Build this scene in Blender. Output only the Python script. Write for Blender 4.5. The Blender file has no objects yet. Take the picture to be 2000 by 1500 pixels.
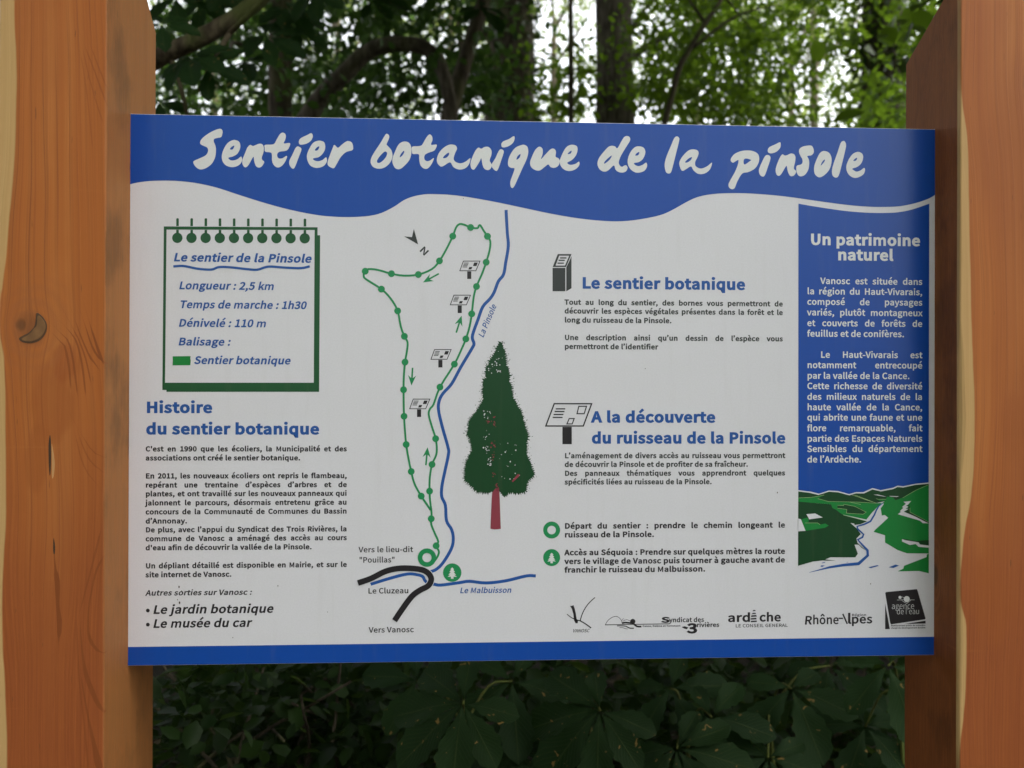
import bpy, bmesh, math, random
import numpy as np
from mathutils import Vector, Matrix, noise
from mathutils.geometry import tessellate_polygon

# ------------------------------------------------------------------ camera, sky, sun, exposure
scene = bpy.context.scene
COL = scene.collection
BOARD_Z = 1.35                                   # height of the board's centre above the ground
CAM = Vector((-0.1042, -1.2130, BOARD_Z + 0.0069))
cam_data = bpy.data.cameras.new("camera")
cam_data.sensor_width = 36.0
cam_data.lens = 28.8
cam_data.clip_start = 0.05
cam_data.clip_end = 400.0
cam_data.dof.use_dof = True
cam_data.dof.focus_distance = 1.22
cam_data.dof.aperture_fstop = 4.4
cam = bpy.data.objects.new("camera", cam_data)
COL.objects.link(cam)
cam.location = CAM
cam.rotation_euler = (1.57326, -0.00330, -0.04948)
scene.camera = cam
CAM_ROT = cam.rotation_euler.to_matrix()

SUN_ELEV, SUN_AZ = math.radians(52), math.radians(82)      # azimuth clockwise from +Y
world = bpy.data.worlds.new("World")
scene.world = world
world.use_nodes = True
wn = world.node_tree.nodes
wl = world.node_tree.links
bg = wn["Background"]
sky = wn.new("ShaderNodeTexSky")
sky.sky_type = 'NISHITA'
sky.sun_disc = False
sky.sun_elevation = SUN_ELEV
sky.sun_rotation = SUN_AZ
sky.air_density = 1.0
sky.dust_density = 5.0
sky.ozone_density = 1.0
hsv = wn.new("ShaderNodeHueSaturation")          # an overcast sky: nearly all the blue taken out
hsv.inputs["Saturation"].default_value = 0.18
wl.new(sky.outputs["Color"], hsv.inputs["Color"])
wl.new(hsv.outputs["Color"], bg.inputs["Color"])
bg.inputs["Strength"].default_value = 0.15

sun_data = bpy.data.lights.new("sun", 'SUN')
sun_data.energy = 0.8
sun_data.angle = math.radians(35)
sun_data.color = (1.0, 0.95, 0.86)
sun = bpy.data.objects.new("sun", sun_data)
COL.objects.link(sun)
sun_dir = Vector((math.sin(SUN_AZ) * math.cos(SUN_ELEV), math.cos(SUN_AZ) * math.cos(SUN_ELEV), math.sin(SUN_ELEV)))
sun.rotation_euler = sun_dir.to_track_quat('Z', 'Y').to_euler()
sun.location = (4, -3, 12)

scene.view_settings.view_transform = 'Standard'
scene.view_settings.look = 'None'
scene.view_settings.gamma = 1.0
scene.view_settings.use_curve_mapping = False
scene.view_settings.exposure = 2.12
scene.cycles.max_bounces = 6
scene.cycles.diffuse_bounces = 3
scene.cycles.glossy_bounces = 2
scene.cycles.transmission_bounces = 4

# ------------------------------------------------------------------ helpers
def tag(o, label=None, cat=None, group=None, kind=None):
    if label: o["label"] = label
    if cat: o["category"] = cat
    if group: o["group"] = group
    if kind: o["kind"] = kind
    return o

def empty(name, loc=(0, 0, 0)):
    o = bpy.data.objects.new(name, None)
    o.empty_display_size = 0.1
    o.location = loc
    COL.objects.link(o)
    return o

def link_mesh(name, verts, faces, mat, parent=None, smooth=False):
    me = bpy.data.meshes.new(name)
    me.from_pydata([tuple(v) for v in verts], [], [tuple(f) for f in faces])
    if mat is not None: me.materials.append(mat)
    if smooth:
        me.polygons.foreach_set("use_smooth", [True] * len(me.polygons))
    me.update()
    o = bpy.data.objects.new(name, me)
    COL.objects.link(o)
    if parent is not None:
        o.parent = parent
        o.matrix_parent_inverse = Matrix.Translation(-Vector(parent.location))
    return o

def at(px, py, y):
    """The point of the wood behind the board seen at a place of the photo, y metres behind the board."""
    d = CAM_ROT @ Vector(((px - 1000) / 1600.0, -(py - 750) / 1600.0, -1.0))
    return CAM + d * ((y - CAM.y) / d.y)

# ------------------------------------------------------------------ materials
def new_mat(name):
    m = bpy.data.materials.new(name)
    m.use_nodes = True
    nt = m.node_tree
    return m, nt, nt.nodes["Principled BSDF"]

def N(nt, kind, **kw):
    n = nt.nodes.new(kind)
    for k, v in kw.items():
        if k.startswith("i_"):
            n.inputs[k[2:].replace("_", " ")].default_value = v
        else:
            setattr(n, k, v)
    return n

def math_node(nt, op, a, b=None, clamp=False):
    n = nt.nodes.new("ShaderNodeMath")
    n.operation = op
    n.use_clamp = clamp
    for i, v in enumerate((a, b)):
        if v is None: continue
        if isinstance(v, (int, float)): n.inputs[i].default_value = v
        else: nt.links.new(v, n.inputs[i])
    return n.outputs[0]

def mix_col(nt, fac, a, b, blend='MIX'):
    n = nt.nodes.new("ShaderNodeMix")
    n.data_type = 'RGBA'
    n.blend_type = blend
    for sock, v in ((n.inputs[0], fac), (n.inputs[6], a), (n.inputs[7], b)):
        if isinstance(v, (int, float)): sock.default_value = v
        elif isinstance(v, tuple): sock.default_value = (*v, 1.0)
        else: nt.links.new(v, sock)
    return n.outputs[2]

def ramp(nt, fac, lo, hi):
    n = nt.nodes.new("ShaderNodeMapRange")
    n.interpolation_type = 'SMOOTHSTEP'
    n.inputs["From Min"].default_value = lo
    n.inputs["From Max"].default_value = hi
    nt.links.new(fac, n.inputs["Value"])
    return n.outputs[0]

def mapped(nt, coord, scale=(1, 1, 1), loc=(0, 0, 0)):
    n = nt.nodes.new("ShaderNodeMapping")
    n.inputs["Scale"].default_value = scale
    n.inputs["Location"].default_value = loc
    nt.links.new(coord, n.inputs["Vector"])
    return n.outputs[0]

def noise_tex(nt, vec, scale, detail=3.0, rough=0.5, dist=0.0):
    n = nt.nodes.new("ShaderNodeTexNoise")
    n.inputs["Scale"].default_value = scale
    n.inputs["Detail"].default_value = detail
    n.inputs["Roughness"].default_value = rough
    n.inputs["Distortion"].default_value = dist
    if vec is not None: nt.links.new(vec, n.inputs["Vector"])
    return n.outputs["Fac"]

def print_mat(name, col, rough=0.29):
    """Ink or coating of the printed sheet: satin, faintly mottled."""
    m, nt, b = new_mat(name)
    tc = N(nt, "ShaderNodeTexCoord")
    f = noise_tex(nt, tc.outputs["Object"], 420.0, 2.0)
    g = noise_tex(nt, tc.outputs["Object"], 9.0, 3.0)
    run = noise_tex(nt, mapped(nt, tc.outputs["Object"], (60, 1, 5)), 1.0, 3.0, 0.6)      # faint dried rain runs
    dust = noise_tex(nt, tc.outputs["Object"], 95.0, 2.0, 0.7)
    c = mix_col(nt, f, tuple(x * 0.93 for x in col), tuple(min(1, x * 1.07) for x in col))
    c2 = mix_col(nt, math_node(nt, 'MULTIPLY', g, 0.16), c, tuple(x * 0.75 for x in col))
    c2 = mix_col(nt, math_node(nt, 'MULTIPLY', ramp(nt, run, 0.52, 0.75), 0.05), c2, (0.30, 0.27, 0.20))
    c2 = mix_col(nt, math_node(nt, 'MULTIPLY', ramp(nt, dust, 0.76, 0.82), 0.22), c2, (0.28, 0.25, 0.19))
    nt.links.new(c2, b.inputs["Base Color"])
    b.inputs["Roughness"].default_value = rough
    b.inputs["Specular IOR Level"].default_value = 0.42
    bump = N(nt, "ShaderNodeBump", i_Strength=0.04, i_Distance=0.0004)
    nt.links.new(f, bump.inputs["Height"])
    nt.links.new(bump.outputs[0], b.inputs["Normal"])
    return m

def float_curve(nt, fac, pts):
    n = nt.nodes.new("ShaderNodeFloatCurve")
    cv = n.mapping.curves[0]
    pts = sorted(pts)
    cv.points[0].location = pts[0]
    cv.points[1].location = pts[-1]
    for p in pts[1:-1]: cv.points.new(*p)
    n.mapping.use_clip = False
    n.mapping.update()
    nt.links.new(fac, n.inputs["Value"])
    return n.outputs[0]

def wood_mat(name, sap_edges, knots, streaks, tint=1.0, seed=0.0, stains=(), face_y=-0.078, face_x0=-0.7415, side=((0.24, 0.115, 0.034), (0.165, 0.075, 0.020))):
    """Freshly sawn orange softwood. sap_edges: (x of the edge, sign, [(z, width)]) of the pale sapwood on the front
    face; knots: (x, y, z, radius, half height, strength); streaks: ([(x, z, half width)], strength) on the front face."""
    m, nt, b = new_mat(name)
    L = nt.links.new
    tc = N(nt, "ShaderNodeTexCoord")
    P = tc.outputs["Object"]
    sep = N(nt, "ShaderNodeSeparateXYZ"); L(P, sep.inputs[0])
    X, Y, Z = sep.outputs
    # the grain leans and bends a little, and swerves round each knot
    warp = noise_tex(nt, mapped(nt, P, (5, 5, 1.6), (seed, 0, 0)), 1.0, 2.0)
    gx = math_node(nt, 'ADD', X, math_node(nt, 'MULTIPLY', math_node(nt, 'SUBTRACT', warp, 0.5), 0.075))
    knot_col = None
    swerve = None
    for kx, ky, kz, kr, kh, kst in knots:
        dx = math_node(nt, 'SUBTRACT', X, kx)
        dy = math_node(nt, 'SUBTRACT', Y, ky)
        dz = math_node(nt, 'MULTIPLY', math_node(nt, 'SUBTRACT', Z, kz), kr / kh)
        r2 = math_node(nt, 'ADD', math_node(nt, 'ADD', math_node(nt, 'POWER', dx, 2.0), math_node(nt, 'POWER', dy, 2.0)),
                       math_node(nt, 'POWER', dz, 2.0))
        r = math_node(nt, 'DIVIDE', math_node(nt, 'SQRT', r2), kr)
        pull = math_node(nt, 'POWER', 2.718, math_node(nt, 'MULTIPLY', math_node(nt, 'POWER', r, 2.0), -0.05))
        sx = math_node(nt, 'DIVIDE', math_node(nt, 'MULTIPLY', dx, pull), math_node(nt, 'ADD', r, 0.8))
        gx = math_node(nt, 'SUBTRACT', gx, math_node(nt, 'MULTIPLY', sx, 0.9))
        rn = math_node(nt, 'ADD', r, math_node(nt, 'MULTIPLY', math_node(nt, 'SUBTRACT', noise_tex(nt, P, 45.0, 2.0), 0.5), 0.9))
        kmask = math_node(nt, 'SUBTRACT', 1.0, ramp(nt, rn, 0.35, 1.6))
        kmask = math_node(nt, 'MULTIPLY', kmask, kst)
        knot_col = kmask if knot_col is None else math_node(nt, 'MAXIMUM', knot_col, kmask)
        halo = math_node(nt, 'MULTIPLY', math_node(nt, 'SUBTRACT', 1.0, ramp(nt, rn, 0.9, 5.5)), math_node(nt, 'ADD', 0.62, math_node(nt, 'MULTIPLY', math_node(nt, 'SINE', math_node(nt, 'MULTIPLY', rn, 7.0)), 0.38)))
        swerve = halo if swerve is None else math_node(nt, 'MAXIMUM', swerve, halo)
    comb = N(nt, "ShaderNodeCombineXYZ"); L(gx, comb.inputs[0]); L(Y, comb.inputs[1]); L(Z, comb.inputs[2])
    G = comb.outputs[0]
    fine = noise_tex(nt, mapped(nt, G, (330, 330, 2.2), (seed * 3, 0, 0)), 1.0, 2.0, 0.6)
    broad = noise_tex(nt, mapped(nt, G, (34, 34, 0.7), (seed * 5, 0, 0)), 1.0, 3.0, 0.6)
    blotch = noise_tex(nt, mapped(nt, P, (7, 7, 4), (seed * 2, 0, 0)), 1.0, 3.0, 0.55)
    wave = N(nt, "ShaderNodeTexWave", wave_type='BANDS', bands_direction='X', wave_profile='SAW')
    wave.inputs["Scale"].default_value = 19.0
    wave.inputs["Distortion"].default_value = 3.0
    wave.inputs["Detail"].default_value = 2.0
    wave.inputs["Detail Scale"].default_value = 0.7
    L(mapped(nt, G, (1, 0.35, 0.10), (seed, 0, 0)), wave.inputs["Vector"])
    ring = ramp(nt, wave.outputs["Fac"], 0.86, 0.99)
    k = tint
    light = (0.50 * k, 0.180 * k, 0.043 * k)
    deep = (0.39 * k, 0.110 * k, 0.019 * k)
    dark = (0.20 * k, 0.058 * k, 0.016 * k)
    c = mix_col(nt, ramp(nt, broad, 0.30, 0.70), light, deep)
    c = mix_col(nt, math_node(nt, 'MULTIPLY', ramp(nt, blotch, 0.42, 0.72), 0.55), c, deep)
    c = mix_col(nt, math_node(nt, 'MULTIPLY', ramp(nt, fine, 0.44, 0.78), 0.50), c, dark)
    med = noise_tex(nt, mapped(nt, G, (120, 120, 1.3), (seed * 4, 1, 0)), 1.0, 3.0, 0.6)
    c = mix_col(nt, math_node(nt, 'MULTIPLY', ramp(nt, med, 0.40, 0.72), 0.5), c, deep)
    ringzone = ramp(nt, noise_tex(nt, mapped(nt, P, (9, 9, 2.5), (seed * 7, 3, 0)), 1.0, 2.0), 0.46, 0.62)
    c = mix_col(nt, math_node(nt, 'MULTIPLY', math_node(nt, 'MULTIPLY', ring, ringzone), 0.62), c, dark)
    broadred = noise_tex(nt, mapped(nt, P, (6, 6, 2.2), (seed * 9, 5, 0)), 1.0, 2.0)
    c = mix_col(nt, math_node(nt, 'MULTIPLY', ramp(nt, broadred, 0.45, 0.68), 0.55), c, (0.30 * k, 0.082 * k, 0.020 * k))
    # the wood turns redder and darker towards the lower end, broken by noise
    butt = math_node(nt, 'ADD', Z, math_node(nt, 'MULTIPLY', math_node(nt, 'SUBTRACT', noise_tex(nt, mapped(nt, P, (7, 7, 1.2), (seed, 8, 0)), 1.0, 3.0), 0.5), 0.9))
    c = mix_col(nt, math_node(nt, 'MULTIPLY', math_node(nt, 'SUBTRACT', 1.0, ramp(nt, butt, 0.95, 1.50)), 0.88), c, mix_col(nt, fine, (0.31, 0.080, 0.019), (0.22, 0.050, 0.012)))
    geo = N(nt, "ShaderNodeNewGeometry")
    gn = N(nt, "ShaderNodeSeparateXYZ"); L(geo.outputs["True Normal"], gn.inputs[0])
    sideface = math_node(nt, 'ABSOLUTE', gn.outputs[0])           # inner faces painted darker than the front, shade put into the wood colour
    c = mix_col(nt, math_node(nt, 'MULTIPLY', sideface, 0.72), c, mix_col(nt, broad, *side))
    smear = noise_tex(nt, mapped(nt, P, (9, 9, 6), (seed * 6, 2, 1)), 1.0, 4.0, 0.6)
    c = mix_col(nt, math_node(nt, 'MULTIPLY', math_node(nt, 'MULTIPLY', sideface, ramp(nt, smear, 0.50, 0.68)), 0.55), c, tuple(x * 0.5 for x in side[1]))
    for sx_, sz, rx, rz, col in stains:          # burnt-orange resin stains with an outline of their own
        ex_ = math_node(nt, 'POWER', math_node(nt, 'DIVIDE', math_node(nt, 'SUBTRACT', X, sx_), rx), 2.0)
        ez = math_node(nt, 'POWER', math_node(nt, 'DIVIDE', math_node(nt, 'SUBTRACT', Z, sz), rz), 2.0)
        d_ = math_node(nt, 'ADD', math_node(nt, 'ADD', ex_, ez), math_node(nt, 'MULTIPLY', math_node(nt, 'SUBTRACT', noise_tex(nt, mapped(nt, P, (40, 40, 16)), 1.0, 3.0), 0.5), 1.6))
        c = mix_col(nt, math_node(nt, 'MULTIPLY', math_node(nt, 'SUBTRACT', 1.0, ramp(nt, d_, 0.35, 1.15)), 0.6), c, col)
    fibre = noise_tex(nt, mapped(nt, G, (1100, 1100, 14), (seed, 0, 4)), 1.0, 1.0)
    c = mix_col(nt, math_node(nt, 'MULTIPLY', ramp(nt, fibre, 0.45, 0.75), 0.34), c, deep)
    # short dark pores
    pore = noise_tex(nt, mapped(nt, P, (230, 230, 34)), 1.0, 1.0)
    c = mix_col(nt, math_node(nt, 'MULTIPLY', ramp(nt, pore, 0.72, 0.80), 0.55), c, (0.10, 0.045, 0.016))
    # saw marks across the grain
    saw = noise_tex(nt, mapped(nt, P, (2.2, 2.2, 46), (0, 0, seed)), 1.0, 2.0)
    c = mix_col(nt, math_node(nt, 'MULTIPLY', ramp(nt, saw, 0.70, 0.82), 0.28), c, light)
    if knots:
        c = mix_col(nt, math_node(nt, 'MULTIPLY', swerve, 0.55), c, (0.33 * k, 0.105 * k, 0.030 * k))
        c = mix_col(nt, math_node(nt, 'MULTIPLY', knot_col, 0.86), c, (0.085, 0.037, 0.013))
    front = math_node(nt, 'LESS_THAN', Y, face_y + 0.008)
    zz = math_node(nt, 'DIVIDE', Z, 2.2)
    for pts, strength in streaks:                # dark growth lines and resin that run down the front face
        xs = [p[0] for p in pts]
        cen = float_curve(nt, zz, [(p[1] / 2.2, (p[0] - face_x0) / 0.16) for p in pts])
        wid = float_curve(nt, zz, [(0, 0), (min(p[1] for p in pts) / 2.2 - 0.004, 0)] + [(p[1] / 2.2, p[2] / 0.02) for p in pts] + [(max(p[1] for p in pts) / 2.2 + 0.004, 0), (1, 0)])
        cx_ = math_node(nt, 'ADD', math_node(nt, 'MULTIPLY', cen, 0.16), face_x0)
        d = math_node(nt, 'ABSOLUTE', math_node(nt, 'SUBTRACT', math_node(nt, 'ADD', X, math_node(nt, 'MULTIPLY', math_node(nt, 'SUBTRACT', fine, 0.5), 0.0012)), cx_))
        s = ramp(nt, math_node(nt, 'SUBTRACT', math_node(nt, 'MULTIPLY', wid, 0.02), d), -0.0007, 0.0008)
        c = mix_col(nt, math_node(nt, 'MULTIPLY', math_node(nt, 'MULTIPLY', s, front), strength), c, (0.20, 0.050, 0.010))
    for ex, sg, prof in sap_edges:
        lim = math_node(nt, 'MULTIPLY', float_curve(nt, zz, [(z / 2.2, w / 0.04) for z, w in prof]), 0.04)
        wv = math_node(nt, 'MULTIPLY', math_node(nt, 'SUBTRACT', noise_tex(nt, mapped(nt, P, (3, 3, 14), (seed + ex, 0, 0)), 1.0, 2.0), 0.5), 0.003)
        d = math_node(nt, 'MULTIPLY', math_node(nt, 'SUBTRACT', math_node(nt, 'ADD', X, wv), ex), sg)
        s = math_node(nt, 'SUBTRACT', 1.0, ramp(nt, math_node(nt, 'SUBTRACT', d, lim), -0.0014, 0.0016))
        s = math_node(nt, 'MULTIPLY', s, front)
        c = mix_col(nt, math_node(nt, 'MULTIPLY', s, 0.9), c, mix_col(nt, fine, (0.56, 0.37, 0.155), (0.47, 0.28, 0.105)))
    L(c, b.inputs["Base Color"])
    b.inputs["Roughness"].default_value = 0.62
    b.inputs["Specular IOR Level"].default_value = 0.3
    h = math_node(nt, 'ADD', math_node(nt, 'MULTIPLY', fine, 0.6), math_node(nt, 'MULTIPLY', broad, 0.6))
    if knots: h = math_node(nt, 'SUBTRACT', h, math_node(nt, 'MULTIPLY', knot_col, 0.8))
    bump = N(nt, "ShaderNodeBump", i_Strength=0.45, i_Distance=0.0012)
    L(h, bump.inputs["Height"])
    L(bump.outputs[0], b.inputs["Normal"])
    return m

def leaf_mat(name, a, b_, trans=0.45, tcol=None, veins=False, rough=0.5):
    m, nt, b = new_mat(name)
    L = nt.links.new
    geo = N(nt, "ShaderNodeNewGeometry")
    tc = N(nt, "ShaderNodeTexCoord")
    c = mix_col(nt, geo.outputs["Random Per Island"], a, b_)
    patch = noise_tex(nt, tc.outputs["Object"], 1.3, 2.0)
    c = mix_col(nt, math_node(nt, 'MULTIPLY', ramp(nt, patch, 0.35, 0.7), 0.5), c, tuple(x * 0.55 for x in a))
    if veins:
        uv = N(nt, "ShaderNodeUVMap")
        s = N(nt, "ShaderNodeSeparateXYZ"); L(uv.outputs[0], s.inputs[0])
        au = math_node(nt, 'ABSOLUTE', s.outputs[0])
        ph = math_node(nt, 'FRACT', math_node(nt, 'MULTIPLY', math_node(nt, 'SUBTRACT', s.outputs[1], math_node(nt, 'MULTIPLY', au, 0.30)), 13.0))
        rib = math_node(nt, 'SUBTRACT', 1.0, ramp(nt, math_node(nt, 'ABSOLUTE', math_node(nt, 'SUBTRACT', ph, 0.5)), 0.02, 0.16))
        midrib = math_node(nt, 'SUBTRACT', 1.0, ramp(nt, au, 0.015, 0.05))
        v = math_node(nt, 'MAXIMUM', math_node(nt, 'MULTIPLY', rib, 0.35), midrib)
        c = mix_col(nt, math_node(nt, 'MULTIPLY', v, 0.22), c, (0.11, 0.14, 0.04))
        spot = noise_tex(nt, tc.outputs["Object"], 55.0, 2.0, 0.6, 0.8)
        c = mix_col(nt, ramp(nt, spot, 0.685, 0.72), c, (0.22, 0.14, 0.04))
        bump = N(nt, "ShaderNodeBump", i_Strength=0.5, i_Distance=0.004)
        L(v, bump.inputs["Height"])
        L(bump.outputs[0], b.inputs["Normal"])
    L(c, b.inputs["Base Color"])
    b.inputs["Roughness"].default_value = rough
    b.inputs["Specular IOR Level"].default_value = 0.14
    tr = N(nt, "ShaderNodeBsdfTranslucent")
    if tcol is None: tcol = (b_[0] * 2.2, b_[1] * 2.2, b_[2] * 1.0)
    tm = mix_col(nt, geo.outputs["Random Per Island"], tuple(x * 0.7 for x in tcol), tcol)
    L(tm, tr.inputs["Color"])
    mx = N(nt, "ShaderNodeMixShader")
    mx.inputs[0].default_value = trans
    L(b.outputs[0], mx.inputs[1]); L(tr.outputs[0], mx.inputs[2])
    out = [n for n in nt.nodes if n.type == 'OUTPUT_MATERIAL'][0]
    L(mx.outputs[0], out.inputs["Surface"])
    return m

def bark_mat(name, a, b_, moss=0.0):
    m, nt, b = new_mat(name)
    L = nt.links.new
    tc = N(nt, "ShaderNodeTexCoord")
    f = noise_tex(nt, mapped(nt, tc.outputs["Object"], (26, 26, 5)), 1.0, 4.0, 0.65)
    g = noise_tex(nt, mapped(nt, tc.outputs["Object"], (6, 6, 3)), 1.0, 3.0)
    c = mix_col(nt, ramp(nt, f, 0.35, 0.65), b_, a)
    if moss: c = mix_col(nt, math_node(nt, 'MULTIPLY', ramp(nt, g, 0.45, 0.65), moss), c, (0.085, 0.10, 0.03))
    L(c, b.inputs["Base Color"])
    b.inputs["Roughness"].default_value = 0.9
    b.inputs["Specular IOR Level"].default_value = 0.1
    bump = N(nt, "ShaderNodeBump", i_Strength=0.8, i_Distance=0.015)
    L(f, bump.inputs["Height"]); L(bump.outputs[0], b.inputs["Normal"])
    return m

def floor_mat():
    m, nt, b = new_mat("forest_floor")
    tc = N(nt, "ShaderNodeTexCoord")
    f = noise_tex(nt, tc.outputs["Object"], 11.0, 6.0, 0.65)
    g = noise_tex(nt, tc.outputs["Object"], 0.7, 3.0)
    c = mix_col(nt, ramp(nt, f, 0.35, 0.7), (0.016, 0.012, 0.008), (0.055, 0.040, 0.024))
    c = mix_col(nt, math_node(nt, 'MULTIPLY', ramp(nt, g, 0.45, 0.65), 0.6), c, (0.020, 0.034, 0.010))
    nt.links.new(c, b.inputs["Base Color"])
    b.inputs["Roughness"].default_value = 0.95
    bump = N(nt, "ShaderNodeBump", i_Strength=0.7, i_Distance=0.03)
    nt.links.new(f, bump.inputs["Height"]); nt.links.new(bump.outputs[0], b.inputs["Normal"])
    return m

# ------------------------------------------------------------------ the ground
def build_floor():
    n, half = 120, 70.0
    g = [math.copysign(abs(t) ** 2.2, t) * half for t in np.linspace(-1, 1, n)]
    vs, fs = [], []
    for j in range(n):
        for i in range(n):
            x, y = g[i], g[j] + 2.0
            away = min(1.0, max(0.0, (math.hypot(x, y) - 1.2) / 3.0))
            z = away * (noise.noise(Vector((x * 0.35, y * 0.35, 0))) * 0.16 + noise.noise(Vector((x * 1.7, y * 1.7, 4))) * 0.04)
            if y > 12: z += (y - 12) * 0.03
            vs.append((x, y, z))
    for j in range(n - 1):
        for i in range(n - 1):
            a = j * n + i
            fs.append((a, a + 1, a + n + 1, a + n))
    return tag(link_mesh("forest_floor", vs, fs, floor_mat(), None, True), "dark earth floor of the wood under the sign", "ground", None, "structure")
build_floor()

# ------------------------------------------------------------------ trees and plants
rng = np.random.default_rng(7)

def smooth_path(pts, n):
    """Catmull-Rom through the points (any dimension)."""
    P = np.array([list(p) for p in pts], float)
    P = np.vstack([2 * P[0] - P[1], P, 2 * P[-1] - P[-2]])
    out = []
    for i in range(1, len(P) - 2):
        for k in range(n):
            t = k / n
            a, b, c, d = P[i - 1], P[i], P[i + 1], P[i + 2]
            out.append(0.5 * (2 * b + (c - a) * t + (2 * a - 5 * b + 4 * c - d) * t * t + (3 * b - a - 3 * c + d) * t ** 3))
    out.append(P[-2])
    return np.array(out)

def tube_data(pts, radii, seg=10, rough=0.08, n=5, seed=0):
    Q = smooth_path([(*p, r) for p, r in zip(pts, radii)], n)
    vs, fs = [], []
    up = Vector((0.13, 0.98, 0.11))
    for i, q in enumerate(Q):
        p = Vector(q[:3])
        a = Vector(Q[max(i - 1, 0)][:3]); b = Vector(Q[min(i + 1, len(Q) - 1)][:3])
        t = (b - a).normalized()
        u = t.cross(up).normalized(); w = t.cross(u)
        for s in range(seg):
            th = 2 * math.pi * s / seg
            r = max(q[3], 0.001) * (1 + rough * 2 * noise.noise(Vector((math.cos(th) * 1.3 + seed, math.sin(th) * 1.3, i * 0.45))))
            vs.append(p + (u * math.cos(th) + w * math.sin(th)) * r)
    for i in range(len(Q) - 1):
        for s in range(seg):
            a = i * seg + s; b = i * seg + (s + 1) % seg
            fs.append((a, b, b + seg, a + seg))
    fs.append(tuple(range(seg - 1, -1, -1)))
    fs.append(tuple(range((len(Q) - 1) * seg, len(Q) * seg)))
    return vs, fs

def merge(*parts):
    V, F = [], []
    for v, f in parts:
        o = len(V)
        V += list(v); F += [tuple(i + o for i in q) for q in f]
    return V, F

LEAF = np.array([(0, 0, 0), (-0.30, 0.28, 0.05), (-0.27, 0.66, 0.04), (0, 1.0, -0.08), (0.27, 0.66, 0.04), (0.30, 0.28, 0.05)])

def leaf_arrays(centres, size, spread_up=0.5, jitter=0.35):
    """Six-sided folded leaves at the given points: one (n,6,3) array."""
    n = len(centres)
    nor = rng.normal(size=(n, 3)); nor[:, 2] += spread_up * 2
    nor /= np.linalg.norm(nor, axis=1)[:, None]
    d = rng.normal(size=(n, 3)); d[:, 2] -= 0.5
    d -= nor * np.sum(d * nor, axis=1)[:, None]
    d /= np.linalg.norm(d, axis=1)[:, None] + 1e-9
    s = np.cross(d, nor)
    sc = size * (1 + jitter * rng.uniform(-1, 1, n))
    V = (LEAF[None, :, 0, None] * s[:, None, :] + LEAF[None, :, 1, None] * d[:, None, :] + LEAF[None, :, 2, None] * nor[:, None, :])
    return centres[:, None, :] + V * sc[:, None, None]

def leaf_mesh(name, arrays, mat, parent):
    A = np.concatenate(arrays)
    n = len(A)
    V = A.reshape(-1, 3)
    base = np.arange(n) * 6
    F = np.stack([np.stack([base, base + 1, base + 2, base + 3], 1), np.stack([base, base + 3, base + 4, base + 5], 1)], 1).reshape(-1, 4)
    me = bpy.data.meshes.new(name)
    me.vertices.add(len(V)); me.vertices.foreach_set("co", V.astype(np.float32).ravel())
    me.loops.add(F.size); me.loops.foreach_set("vertex_index", F.astype(np.int32).ravel())
    me.polygons.add(len(F))
    me.polygons.foreach_set("loop_start", (np.arange(len(F)) * 4).astype(np.int32))
    me.polygons.foreach_set("loop_total", np.full(len(F), 4, np.int32))
    me.materials.append(mat)
    me.update(); me.validate()
    o = bpy.data.objects.new(name, me)
    COL.objects.link(o)
    if parent is not None:
        o.parent = parent
        o.matrix_parent_inverse = Matrix.Translation(-Vector(parent.location))
    return o

def clumps(cs, r, per):
    """Points scattered through leafy sprays round the centres; flattened like real boughs."""
    pts = []
    for c in cs:
        k = max(3, int(per * rng.uniform(0.6, 1.4)))
        p = rng.normal(size=(k, 3)) * np.array([r, r, r * 0.45]) * rng.uniform(0.7, 1.25)
        tilt = rng.uniform(-0.35, 0.35)
        p[:, 2] += p[:, 0] * tilt
        pts.append(np.array(c) + p)
    return np.concatenate(pts)

def in_box(n, x0, x1, y0, y1, z0, z1):
    return np.stack([rng.uniform(x0, x1, n), rng.uniform(y0, y1, n), rng.uniform(z0, z1, n)], 1)

def seen_box(n, px0, px1, py0, py1, y0, y1):
    """Clump centres filling the part of the wood seen between these photo bounds and depths."""
    return np.array([at(rng.uniform(px0, px1), rng.uniform(py0, py1), rng.uniform(y0, y1)) for _ in range(n)])

def boughs(start, ends, r0, seed=0):
    parts = []
    for k, e in enumerate(ends):
        s = Vector(start[k % len(start)]); e = Vector(e)
        m = (s + e) / 2 + Vector((rng.normal() * 0.08, rng.normal() * 0.08, 0.10)) * (e - s).length
        parts.append(tube_data([s, m, e], [r0, r0 * 0.6, r0 * 0.2], 6, 0.08, 4, seed + k))
    return parts

BARK = bark_mat("grey_bark", (0.115, 0.098, 0.075), (0.045, 0.037, 0.028), 0.25)
BARK_D = bark_mat("dark_bark", (0.085, 0.070, 0.050), (0.034, 0.027, 0.019), 0.35)
BARK_M = bark_mat("mossy_bark", (0.12, 0.095, 0.06), (0.04, 0.03, 0.02), 0.75)
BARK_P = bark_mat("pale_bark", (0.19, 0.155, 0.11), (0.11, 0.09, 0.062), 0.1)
LF_DARK = leaf_mat("dark_leaves", (0.022, 0.048, 0.014), (0.036, 0.075, 0.018), 0.30, (0.10, 0.20, 0.03))
LF_MID = leaf_mat("green_leaves", (0.018, 0.044, 0.007), (0.036, 0.080, 0.011), 0.52, (0.17, 0.29, 0.018))
LF_PALE = leaf_mat("pale_leaves", (0.055, 0.085, 0.022), (0.09, 0.12, 0.034), 0.50, (0.26, 0.34, 0.075))  # pale tone stands in for haze over the distant crowns
LF_IVY = leaf_mat("ivy_leaves", (0.016, 0.036, 0.010), (0.030, 0.058, 0.014), 0.12, (0.08, 0.15, 0.02), rough=0.35)
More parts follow.
